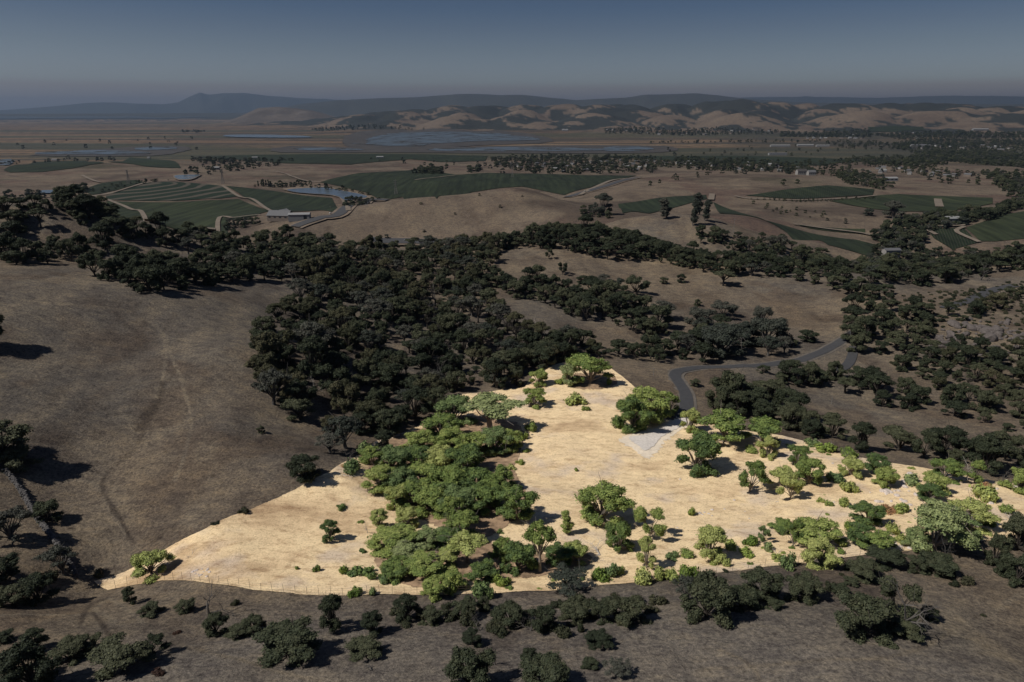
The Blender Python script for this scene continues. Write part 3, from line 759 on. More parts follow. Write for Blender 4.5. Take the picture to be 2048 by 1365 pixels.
def crown_mesh(name, mat, lobes, rng, card=.30, dens=16.0, core=.80):
    """leaf clumps on the shells of many lobes (cx,cy,cz,rx,ry,rz), each with a rough inner mass"""
    V = []; F = []; nv = 0
    iv, if_ = ico()
    for (cx, cy, cz, rx, ry, rz) in lobes:
        area = 4 * math.pi * ((rx * ry) ** 1.6 / 3 + (rx * rz) ** 1.6 / 3 + (ry * rz) ** 1.6 / 3) ** (1 / 1.6)
        k = max(30, int(area * dens))
        d = rng.normal(size=(k, 3)); d /= np.linalg.norm(d, axis=1)[:, None]
        d = d[(d[:, 2] > -.75) | (rng.random(k) < .4)]; k = len(d)
        lump = 1 + .22 * np.sin(d[:, 0] * 5 + cx * 3) * np.sin(d[:, 1] * 5 + cy * 3) + .12 * np.sin(d[:, 2] * 7 + cz)
        rad = (0.74 + .42 * rng.random(k) ** 1.3) * lump
        P = np.stack([cx + d[:, 0] * rx * rad, cy + d[:, 1] * ry * rad, cz + d[:, 2] * rz * rad], -1)
        nrm = d + rng.normal(0, .55, (k, 3)); nrm[:, 2] += .25; nrm /= np.linalg.norm(nrm, axis=1)[:, None]
        ref = rng.normal(size=(k, 3)); a = np.cross(nrm, ref); a /= np.linalg.norm(a, axis=1)[:, None] + 1e-9; b_ = np.cross(nrm, a)
        s1 = card * (.55 + .9 * rng.random((k, 1))); s2 = s1 * (.5 + .5 * rng.random((k, 1)))
        q = np.stack([P - a * s1 - b_ * s2 * .3, P + a * s1 * .2 - b_ * s2, P + a * s1, P + b_ * s2 * .9 - a * s1 * .1], 1)
        V.append(q.reshape(-1, 3)); F += [(nv + 4 * i, nv + 4 * i + 1, nv + 4 * i + 2, nv + 4 * i + 3) for i in range(k)]; nv += 4 * k
        if core:
            cl = iv * (core * (1 + rng.normal(0, .09, (len(iv), 1)))) * np.array([rx, ry, rz]) + np.array([cx, cy, cz])
            V.append(cl); F += [tuple(nv + t for t in f) for f in if_]; nv += len(iv)
    me = bpy.data.meshes.new(name); me.from_pydata(np.vstack(V).tolist(), [], F); me.materials.append(mat); me.update()
    return me
def oak_shape(seed, style):
    """returns lobes and the trunk/limb tubes of one tree about 9 m across"""
    rng = np.random.default_rng(seed); lobes = []; tubes = []
    W = 4.4
    if style == 'round': H, flat, bare, nl = 7.4, .55, .6, 36
    elif style == 'spread': H, flat, bare, nl = 6.2, .36, 1.4, 24
    elif style == 'open': H, flat, bare, nl = 7.0, .40, 1.5, 15
    elif style == 'tall': H, flat, bare, nl = 11.0, .85, 1.2, 26
    elif style == 'umbrella': H, flat, bare, nl = 8.6, .26, 4.6, 24
    elif style == 'column': H, flat, bare, nl = 12.5, 1.25, 1.2, 26
    elif style == 'sparse': H, flat, bare, nl = 7.4, .42, 2.2, 19
    cz = bare + (H - bare) * .48
    nlimb = {'column': 3, 'tall': 5}.get(style, 6)
    lean = rng.normal(0, .35, 2)
    fork = Vector((lean[0] * .5, lean[1] * .5, max(.9, bare * .75)))
    tubes.append(([(0, 0, -.8), (lean[0] * .1, lean[1] * .1, fork.z * .4), tuple(fork)], [.50, .36, .30]))
    nb = {'round': 20, 'spread': 15, 'open': 10, 'tall': 18, 'umbrella': 13, 'column': 13, 'sparse': 13}[style]
    skew = rng.normal(0, .13, 2) * W; sq = rng.uniform(.84, 1.12)
    for i in range(nb):
        t = (i + .5) / nb; ang = i * 2.4 + rng.normal(0, .35)
        if style == 'column':
            rad = W * .45 * math.sin(math.pi * (t * .86 + .1)) * rng.uniform(.2, 1.0); zz = bare + (H - bare) * (.05 + .88 * t)
        elif style == 'open':
            rad = W * (.42 + .38 * math.sqrt(t)) * rng.uniform(.85, 1.1); zz = cz + rng.normal(0, 1.1) + (1 - rad / W) * 1.8
        else:
            rad = W * .74 * math.sqrt(t) * rng.uniform(.75, 1.12); dome = math.sqrt(max(0.0, 1 - (rad / (W * 1.0)) ** 2))
            zz = bare + (H - bare) * (.22 + .62 * dome) + rng.normal(0, .45)
            if style in ('round', 'tall') and i % 3 == 2: zz = bare + (H - bare) * rng.uniform(.04, .36); rad = W * rng.uniform(.5, .8)
            if style == 'spread' and i % 4 == 3: zz = bare + (H - bare) * rng.uniform(.05, .3); rad = W * rng.uniform(.5, .85)
        bx_ = rad * math.cos(ang) * sq + skew[0] * (zz / H); by_ = rad * math.sin(ang) / sq + skew[1] * (zz / H)
        big_ = rng.uniform(.78, 1.22)
        for q in range(rng.integers(3, 6)):
            o_ = rng.normal(0, 1, 3); o_ /= np.linalg.norm(o_); spread_ = rng.uniform(.55, 1.15) * big_
            s_ = rng.uniform(.50, 1.0) * big_ * (.8 if style == 'sparse' else 1)
            fz = .58 if style in ('umbrella', 'spread') else .75
            lobes.append((bx_ + o_[0] * spread_, by_ + o_[1] * spread_, zz + o_[2] * spread_ * (.45 if style in ('umbrella', 'spread') else .7), s_, s_ * rng.uniform(.8, 1.15), s_ * fz))
        lobes.append((bx_, by_, zz, .95 * big_, .9 * big_, .62 * big_))
        mid = Vector((bx_ * .45 + rng.normal(0, .25), by_ * .45 + rng.normal(0, .25), fork.z + (zz - fork.z) * .5))
        r0 = .19 if i % 3 else .14
        tubes.append(([tuple(fork - Vector((0, 0, .15))), tuple(mid), (bx_, by_, zz + .2)], [r0, r0 * .62, .05]))
        if style in ('sparse', 'open') or i % 4 == 0:
            for q in range(3 if style != 'sparse' else 4):
                e_ = Vector((bx_, by_, zz)) + Vector(rng.normal(0, 1, 3)) * 1.25
                tubes.append(([(bx_ * .85, by_ * .85, zz - .25), tuple(e_)], [.055, .02]))
    return lobes, tubes, rng
STYLES = [('round', 1), ('round', 2), ('spread', 3), ('spread', 14), ('open', 5), ('tall', 6), ('umbrella', 7), ('column', 8), ('sparse', 9), ('round', 20)]
OAK = []
for st, sd in STYLES:
    lobes, tubes, rng = oak_shape(sd * 7 + 3, st)
    mb = MB()
    for pts, rad in tubes: mb.tube(pts, rad, 6)
    tr = mb.mesh('trunk', B_PALE)
    dens = 24.0 if st != 'sparse' else 15
    cr = crown_mesh('crown', L_GREEN, lobes, rng, (.155 if st != 'sparse' else .14), dens, .66 if st != 'sparse' else .5)
    top = max(l[2] + l[5] for l in lobes); wid = max(max(abs(l[0]) + l[3], abs(l[1]) + l[4]) for l in lobes) * .96
    OAK.append(dict(style=st, trunk=tr, crown=cr, top=top, wid=wid))
IDX = {}
for i, o_ in enumerate(OAK): IDX.setdefault(o_['style'], []).append(i)
_recol = {}
def recol(me, mat):
    """the same plant shape in another foliage, bark or painted brightness"""
    k = (me.name, mat.name)
    if k not in _recol:
        c = me.copy(); c.materials.clear(); c.materials.append(mat); _recol[k] = c
    return _recol[k]
def shrub_mesh(seed, kind):
    rng = np.random.default_rng(seed); lobes = []
    n_ = {'mound': 7, 'loose': 9, 'sprig': 5}[kind]
    for i in range(n_):
        a = rng.uniform(0, 6.28); r = rng.uniform(.1, .75) if kind != 'sprig' else rng.uniform(.1, .45)
        s = rng.uniform(.35, .58) if kind != 'loose' else rng.uniform(.22, .42)
        z = s * .75 + rng.uniform(0, .35) * (1.5 if kind == 'sprig' else 1) * (1 - r * .6)
        lobes.append((r * math.cos(a), r * math.sin(a), z, s, s, s * rng.uniform(.7, 1.0)))
    return crown_mesh('shrub', L_LIME, lobes, rng, .095, 75, .72)
SHR = [shrub_mesh(31, 'mound'), shrub_mesh(32, 'mound'), shrub_mesh(33, 'loose'), shrub_mesh(34, 'sprig'), shrub_mesh(35, 'loose')]
def bare_mesh(seed, lying):
    rng = np.random.default_rng(seed); mb = MB()
    def grow(p, d, l, r, dep):
        q = p + d * l * .5 + Vector(rng.normal(0, .06 * l, 3)); e = q + (d + Vector(rng.normal(0, .25, 3))) * l * .5
        if lying: q.z = max(q.z, .05); e.z = max(e.z, .05)
        mb.tube([tuple(p), tuple(q), tuple(e)], [r, r * .75, r * .5], 5 if dep < 2 else 3)
        if dep < 4:
            for _ in range(3 if dep < 3 else 2):
                nd = (d + Vector(rng.normal(0, .62, 3)) + Vector((0, 0, .15 if not lying else 0))).normalized()
                if lying: nd.z *= .35
                grow(e if rng.random() < .6 else q, nd, l * rng.uniform(.6, .8), r * .5, dep + 1)
    if lying:
        for k in range(3):
            a = rng.uniform(0, 6.28); grow(Vector((rng.normal(0, .8), rng.normal(0, .5), .12)), Vector((math.cos(a), math.sin(a), .05)), 2.0, .13, 1)
    else:
        grow(Vector((0, 0, -.4)), Vector((rng.normal(0, .15), rng.normal(0, .15), 1)), 2.4, .2, 0)
    return mb.mesh('branches', B_DEAD)
BARE = [bare_mesh(61, False), bare_mesh(62, False), bare_mesh(64, False)]
LOG = [bare_mesh(71, True), bare_mesh(72, True), bare_mesh(73, True)]

def place(px, py):
    x, y, z = at(px, py); x, y, z = float(x[0]), float(y[0]), float(z[0])
    dep = math.atan2(CAM_Z - z, math.hypot(x, y)); sl = math.sqrt(x * x + y * y + (CAM_Z - z) ** 2)
    return x, y, z, dep, sl
rg = random.Random(5)
TREES = []      # x, y, radius: for keeping generated trees off placed ones
LEAF = {'g': L_GREEN, 'd': L_DARK, 'y': L_GREY, 'p': L_PALE, 'o': L_OLIVE}
n_tree = 0
def add_tree(x, y, z, style, width, high, leaf, label, group, cat='tree', name='oak_tree', rz=None, bark=None):
    global n_tree
    v = rg.choice(IDX[style]) if isinstance(style, str) else style
    p_ = OAK[v]
    e = empty(name, (x, y, z - .15), rg.uniform(0, 6.28) if rz is None else rz)
    s = width / (2 * p_['wid']); sz = high / p_['top']
    e.scale = (s, s, sz)
    tag(e, label, cat, group)
    b_ = bark or (B_DARK if leaf in ('d', 'o') else B_PALE if leaf in ('g', 'p') else B_DEADD)
    link('trunk', recol(p_['trunk'], b_), e)
    link('crown', recol(p_['crown'], LEAF[leaf]), e)
    TREES.append((x, y, width / 2)); n_tree += 1
    return e
def tree_px(bx, by, w, h, style, leaf, label, group=None, name='oak_tree', **kw):
    x, y, z, dep, sl = place(bx, by)
    width = w * sl / FPX
    high = max((h * sl / FPX - .50 * width * math.sin(dep)) / math.cos(dep), width * .42)
    high = min(high, width * 2.4)
    return add_tree(x, y, z, style, width, high, leaf, label, group, name=name, **kw)
SHRUBS = []
def shrub_px(bx, by, w, h, leaf, label, group=None, v=None, name='shrub'):
    x, y, z, dep, sl = place(bx, by)
    width = w * sl / FPX; high = max((h * sl / FPX - .35 * width * math.sin(dep)) / math.cos(dep), width * .35)
    o = link(name, recol(SHR[rg.randrange(5) if v is None else v], leaf), None, (x, y, z - .08))
    o.scale = (width / 2.1, width / 2.1, high / 1.15); o.rotation_euler = (0, 0, rg.uniform(0, 6.28))
    tag(o, label, 'shrub', group); SHRUBS.append((x, y, width / 2)); return o

# ---- trees of the parcel, highlight painted into their leaves, one by one
def where(px, py, box):
    x0, y0, x1, y1 = box
    a = (px - x0) / (x1 - x0 + 1e-6); b_ = (py - y0) / (y1 - y0 + 1e-6)
    v = 'upper' if b_ < .33 else 'lower' if b_ > .67 else 'middle'
    h = 'left' if a < .33 else 'right' if a > .67 else 'centre'
    return {'middlecentre': 'centre'}.get(v + h, v + ' ' + h)
def to_px(x, y, z):
    f = y * math.cos(PITCH) - (z - CAM_Z) * math.sin(PITCH); u = y * math.sin(PITCH) + (z - CAM_Z) * math.cos(PITCH)
    return 1024 + x / f * FPX, 682.5 - u / f * FPX
G = [
 (305,1150,66,54,'spread','g','lone spreading green oak at the pointed left tip of the pale grass field'),
 (660,1082,38,46,'tall','g','small leaning green tree alone on the pale slope left of the grove'),
 (1203,1042,108,88,'round','g','dark round oak with a pale trunk alone in the middle of the clearing'),
 (1035,1038,86,78,'round','g','dense rounded oak bulging from the right side of the grove, its shadow on the straw'),
 (1298,1074,76,66,'open','g','open-lobed oak with pale limbs right of the round clearing oak'),
 (1238,1100,62,60,'round','g','compact green tree just below the round clearing oak'),
 (1292,1136,40,66,'tall','g','narrow upright dark green tree below the open-lobed oak'),
 (1136,1070,28,50,'column','g','slim pointed sapling with a tall thin shape left of the clearing oak'),
 (1080,1146,60,100,'umbrella','g','tall oak with a black trunk and small high crown near the lower fence'),
 (1035,1140,78,66,'round','g','green tree left of the tall black-trunked oak'),
 (1120,1128,62,50,'round','g','green tree right of the tall black-trunked oak'),
 (1150,1122,56,46,'spread','g','low green tree beside the grey branch pile'),
 (935,1126,78,70,'umbrella','g','leaning oak with a thin dark trunk at the lower end of the grove'),
 (980,862,122,88,'umbrella','p','tall flat-topped pale green tree with a visible whitish trunk at the top of the grove'),
 (1178,768,92,68,'spread','g','broad tree at the upper tip of the parcel'),
 (1140,772,46,50,'round','p','pale green tree touching the left side of the topmost broad tree'),
 (1076,770,46,36,'round','g','low green tree left of the topmost broad tree, against the dark wood'),
 (1068,812,52,44,'round','g','dense dark green bushy tree above the upper right corner of the grove'),
 (1262,858,86,76,'round','g','large dense oak left of the gravel pad, its lower left half'),
 (1300,842,100,78,'round','g','large oak whose crown joins the one left of the gravel pad, behind it'),
 (1338,826,46,46,'round','g','smaller crown between the twin oaks and the asphalt road'),
 (1378,862,44,48,'round','g','tree where the asphalt road meets the parcel'),
 (1448,884,104,72,'spread','g','wide layered oak on the upper edge right of the gravel pad'),
 (1524,888,80,62,'spread','g','round-topped green oak next to the dark row on the upper edge'),
 (1392,942,98,82,'round','g','big dense oak below the gravel pad with a long dark shadow'),
 (1500,984,64,64,'open','g','dark green oak alone right of the big dense oak'),
 (1580,1000,52,56,'open','g','lower of the two trees with twin shadows on the rocky straw slope'),
 (1562,972,56,44,'spread','g','middle crown between the two twin-shadowed trees'),
 (1618,968,60,56,'round','g','right-hand tree of the trio on the rocky straw slope'),
 (1594,930,44,44,'round','g','upper small tree of the trio on the rocky straw slope'),
 (1535,915,42,46,'round','g','small tree below the round-topped oak on the upper edge'),
 (1700,950,48,40,'round','g','small bushy tree by the fallen branches on the upper right edge'),
 (1752,950,46,44,'round','g','left lobe tree of the pair right of the upper shrubs'),
 (1768,972,46,40,'round','g','right lobe tree of the pair, with pale rocks at its foot'),
 (1888,960,54,44,'round','g','rounded green tree on the upper edge near the right end'),
 (1948,966,30,44,'tall','g','narrow green tree second from the right end of the upper edge'),
 (2038,982,58,48,'round','g','green tree cut by the right border of the photo'),
 (1862,985,50,42,'round','g','pale green tree above the yellow-green one beside the rocks'),
 (1856,1002,46,36,'round','g','yellow-green tree directly under the pale one beside the rocks'),
 (1735,1048,58,48,'round','g','bright rounded tree in the rocky part of the straw slope'),
 (1722,1092,56,48,'round','g','tree below the bright rounded one near the lower edge'),
 (1757,1104,60,44,'spread','g','spreading tree by the white branch heap near the lower edge'),
 (1868,1100,104,92,'spread','p','largest pale loose-leaved tree near the right end'),
 (1900,1070,70,60,'sparse','p','pale thin-leaved tree beside the largest pale tree'),
 (1932,1056,72,58,'round','g','darker tree right of the largest pale tree'),
 (1830,1096,50,44,'round','p','small pale tree left of the largest pale tree'),
 (1418,1116,70,74,'tall','g','tall bushy tree at the lower edge between the clearing and the right slope'),
 (1562,1062,48,30,'spread','g','flat small tree reaching left from the leaning trunk'),
 (1585,1094,46,56,'open','g','tree with a dark leaning trunk at the lower edge'),
 (1632,1092,90,62,'spread','g','wide crown to the right of the leaning trunk at the lower edge'),
 (1638,1130,70,60,'round','g','lower dense crown beneath the wide one at the fence'),
 (1524,1086,30,34,'open','p','thin pale sapling between two leafy trees at the lower edge'),
 (1130,1176,84,54,'sparse','y','grey lichen-covered tree straddling the lower edge of the parcel'),
]
for bx, by, w, h, st, lf, lab in G: tree_px(bx, by, w * 1.08, h * 1.06, st, lf, lab)
GROVE = [(910,846,70,60),(882,876,66,54),(835,902,64,50),(905,902,70,56),(948,912,74,58),(992,905,66,56),(1020,902,50,48),(784,938,62,52),(745,932,46,44),(830,938,66,56),(876,940,70,56),(925,944,74,60),
 (762,978,58,56),(800,985,62,56),(792,1012,46,46),(848,978,74,60),(900,990,84,66),(952,986,78,60),(1000,980,58,56),(868,1022,80,62),(918,1030,74,62),(962,1022,74,60),(905,1062,48,70),(928,1080,58,66),(985,1000,60,54),(820,1010,56,54),
 (792,1096,80,50),(862,1092,54,46),(900,1092,56,46),(812,1128,72,44),(850,1152,74,52),(792,1152,62,42),(895,1130,50,42),(908,1172,44,38),(962,1160,56,46),(870,1188,50,42),(760,1060,36,44),(700+115,1052,44,40),(1005,1116,44,44)]
for i, (bx, by, w, h) in enumerate(GROVE):
    st = rg.choice(['round', 'round', 'round', 'tall'])
    up = by < 1045
    tree_px(bx, by, w * 1.32, h * 1.14, st, rg.choice('gggggp'), (('wide' if w > 70 else 'narrow' if w < 55 else 'mid-sized') + ' green oak at the ' + where(bx, by, (745, 846, 1020, 1080)) + ' of the dense sunlit grove') if up else
            (('wide' if w > 60 else 'narrow') + ' green oak at the ' + where(bx, by, (760, 1044, 1005, 1190)) + ' of the looser sunlit stand by the lower fence'),
            'oaks of the dense sunlit grove' if up else 'oaks of the loose sunlit stand')
tree_px(770, 905, 50, 56, 'tall', 'd', 'dark blue-green tree wedged at the upper left corner of the sunlit grove')
# ---- trees outside the parcel, dimmed in their leaf colour, one by one
D = [
 (665,1258,62,90,'tall','d','upright dark tree right against the lower fence'), (575,1312,138,94,'round','d','wide dark oak low on the near slope below the upright fence tree'),
 (745,1268,58,60,'tall','d','dark ragged tree between the upright fence tree and the scrub'), (728,1312,80,44,'round','d','low dark bushy tree at the foot of the ragged tree'),
 (812,1238,60,66,'tall','d','dark tree with a rounded head at the fence below the grove'), (862,1245,60,46,'round','d','dark bushy tree right of the round-headed fence tree'),
 (930,1232,62,54,'round','d','rounded dark tree below the yellow-green fence shrubs'), (968,1220,40,40,'round','d','smaller dark tree right of the rounded one at the fence'),
 (1022,1250,78,64,'round','d','dark tree below the grey branch heap at the fence'), (1090,1258,76,70,'round','d','dark tree in the belt under the tall black-trunked oak'),
 (1148,1236,80,62,'round','d','dark tree in the belt under the grey lichen-covered tree'), (1205,1240,70,60,'round','d','dark tree in the belt right of the grey tree'), (1262,1243,92,76,'round','d','broad dark tree ending the belt at the right'),
 (1196,1292,64,46,'round','d','isolated dark low tree on the near slope below the belt'), (1182,1334,42,30,'round','d','very small dark tree below the isolated low one'), (1232,1352,58,44,'sparse','y','thin greyish tree near the bottom border'),
 (1412,1235,120,118,'round','d','large dark tree with grey limbs below the lower edge of the parcel'), (1372,1200,60,60,'sparse','y','greyish crown on the shoulder of the large dark tree'), (1480,1216,74,60,'round','d','dark tree between two larger ones right of the grey-limbed tree'),
 (1525,1196,84,80,'round','d','tall rounded dark tree touching the lower edge of the parcel'), (1546,1216,46,30,'round','d','small dark tree at the foot of the rounded one'), (1606,1196,82,68,'round','d','single dark bushy tree with bare ground on both sides'),
 (1728,1158,68,46,'round','d','dark low tree just under the lower edge near the white branch heap'), (1700,1170,30,20,'round','d','small dark companion left of the low tree'),
 (1728,1270,130,110,'round','d','left mass of the big dark oak with a pale trunk on the near slope'), (1790,1240,100,96,'open','d','right mass of the big oak, around the pale trunk'), (1800,1268,80,44,'round','d','low greenish skirt at the foot of the big pale-trunked oak'),
 (1856,1240,36,34,'round','d','small dark tree right of the big pale-trunked oak'), (1680,1190,40,30,'round','d','small dark tree above the big pale-trunked oak'), (1835,1142,46,34,'round','d','small dark tree left of the bare grey branches'),
 (1872,1146,50,34,'round','d','dark tree just right of the bare grey branches'), (1775,1132,70,34,'spread','d','dark spreading tree cut by the lower edge below the white heap'), (1872,1142,70,32,'spread','d','dark tree beneath the largest pale tree'),
 (1988,1128,40,60,'round','d','dark tree at the right, above the open near slope'), (2005,1150,34,36,'round','d','small dark tree below its taller neighbour at the right'), (2036,1165,60,60,'round','d','dark tree cut by the right border, lower one'), (2035,1100,64,66,'round','d','dark tree cut by the right border where the parcel ends'),
 (935,1372,120,110,'round','d','big dark tree cut by the bottom border below the grey belt'), (945,1290,50,46,'tall','d','upper head of the dark clump at the bottom border'), (1095,1378,130,90,'round','d','wide dark tree cut by the bottom border, centre'), (1058,1340,46,56,'tall','d','narrow dark tree rising left of the wide bottom tree'),
 (248,1340,110,80,'spread','d','dark spreading oak low at the left with a branching shadow'), (300,1312,70,54,'open','d','dark oak joined to the right of the low spreading one'),
 (62,1375,110,110,'round','d','dark tree in the bottom left corner'), (70,1300,44,50,'tall','d','narrow dark head above the bottom left tree'), (140,1318,70,50,'round','d','dark tree right of the bottom left corner clump'), (170,1300,56,44,'round','d','dark low tree between the corner clump and the spreading oak'),
 (78,1205,66,66,'round','d','dark tree at the lower end of the stone wall'), (28,1210,60,50,'round','d','dark tree at the left border beside the wall-end tree'), (10,1160,60,52,'round','d','dark tree at the left border, above the wall-end tree'),
 (24,1080,64,60,'spread','y','greyish oak at the left border with a long dark shadow'), (98,1042,54,42,'round','d','rounded dark tree growing against the stone wall'), (128,1150,60,62,'sparse','y','grey thin tree over the lower stone wall'),
 (5,920,110,80,'round','d','dark oaks edge tree at the left border above the stone wall'), (40,938,70,50,'round','d','dark oak where the stone wall begins'), (-32,690,80,70,'round','d','dark oak mostly outside the left border, its shadow on the bare hill'),
 (5,1285,44,30,'round','d','small dark tree at the left border below the wall'),
 (304,1228,50,36,'round','d','dark small tree below the lone spreading oak, right one'), (262,1208,30,42,'tall','d','dark narrow tree just below the left fence tip'), (374,1222,40,34,'round','d','dark bush-like tree left of the dead white branches'),
 (432,1268,50,52,'round','d','dark tree below the dead white branches'), (478,1272,60,36,'round','d','dark low tree linking the dead-branch tree to the wide oak'), (512,1262,50,44,'round','d','dark tree at the left shoulder of the wide oak'),
 (612,962,76,64,'round','d','isolated rounded dark oak at the upper left fence'), (1700,1140,30,20,'round','d','tiny dark tree under the lower edge'),
 (1125,549,28,26,'open','d','small lone oak on the dark grassy ridge, left one'), (1098,518,22,22,'open','d','lone small oak near the top left of the ridge meadow'), (1165,568,32,20,'round','d','dark tree in the short row on the ridge meadow, left end'),
 (1185,572,28,24,'round','d','dark tree in the short row on the ridge meadow, middle'), (1205,572,30,28,'sparse','y','greyish tree in the short row on the ridge meadow, right end'), (1228,586,50,36,'open','y','greyish low oak below the short row'),
 (1272,590,66,44,'open','d','dark oak with a shadow in the middle of the ridge meadow'), (1328,568,20,16,'round','d','small round tree on the pale track, left one'), (1361,566,20,20,'round','d','small round tree on the pale track, right one'),
 (1446,572,46,34,'umbrella','d','flat-topped dark tree leaning over the pale track'), (1395,612,18,16,'round','d','tiny tree above the grey oak clump'), (1516,514,34,24,'spread','d','dark oak at the upper rim of the ridge meadow'),
 (1616,684,40,28,'round','d','small rounded dark oak beside the road on the open meadow'), (1390,772,26,18,'round','d','small dark tree inside the bend of the road'), (1548,796,66,46,'round','d','single rounded dark oak on the open slope behind the parcel'),
 (1512,786,24,14,'round','d','low dark bush-tree left of the single rounded oak'), (1740,780,54,50,'round','d','dark rounded tree on the open slope, second behind the road'), (2015,862,22,16,'round','d','tiny dark tree on the open slope at the right'),
 (1700,684,46,40,'round','d','dark oak at the roadside where the asphalt disappears uphill'), (1724,672,50,44,'round','d','dark oak closing the view of the road behind its neighbour'), (1668,758,44,40,'round','d','dark oak in front of the lower end of the side road'), (1716,704,44,40,'round','d','dark oak at the upper end of the side road'),
 (523,866,18,18,'round','d','tiny dark tree alone between the bare hill and the wood'), (660,905,60,46,'sparse','y','greyish thin tree at the lower tip of the dark wood'),
 (1445,712,110,74,'round','y','large grey lichen-covered oak above the road'), (1525,650,50,40,'round','y','flat-topped greyish oak highest of the roadside clump'), (1530,690,90,64,'round','y','broad greyish oak of the roadside clump'),
 (1480,690,80,56,'round','y','greyish oak in the middle of the roadside clump'), (1395,648,60,40,'round','y','grey oak on the upper left of the roadside clump'), (1448,636,70,40,'open','y','greyish wide oak above the lichen-covered one'), (1325,640,50,44,'sparse','y','greyish oak at the left end of the roadside clump'),
]
for bx, by, w, h, st, lf, lab in D: tree_px(bx, by, w * (.93 if by > 1180 else 1), h * (.86 if by > 1180 else 1), st, lf, lab)
# eucalyptus and other tall ones on the middle hills
E = [(1207,430,44,46,'tall','y','grey-green eucalyptus at the right foot of the bald hill'), (1332,438,30,42,'column','y','dark eucalyptus alone on the knoll'), (1386,452,22,72,'column','y','tallest eucalyptus on the knoll'), (1398,430,26,44,'column','y','eucalyptus behind the tallest one'),
     (1410,442,22,42,'column','y','eucalyptus at the right side of the knoll'), (1786,438,44,34,'tall','y','tall dark tree rising from the creek woods'), (1738,432,20,14,'round','y','lone dark tree on the fallow hill above the creek')]
for bx, by, w, h, st, lf, lab in E: tree_px(bx, by, w, h, st, lf, lab, name='eucalyptus_tree')
print('hand placed', n_tree, time.time() - T0)

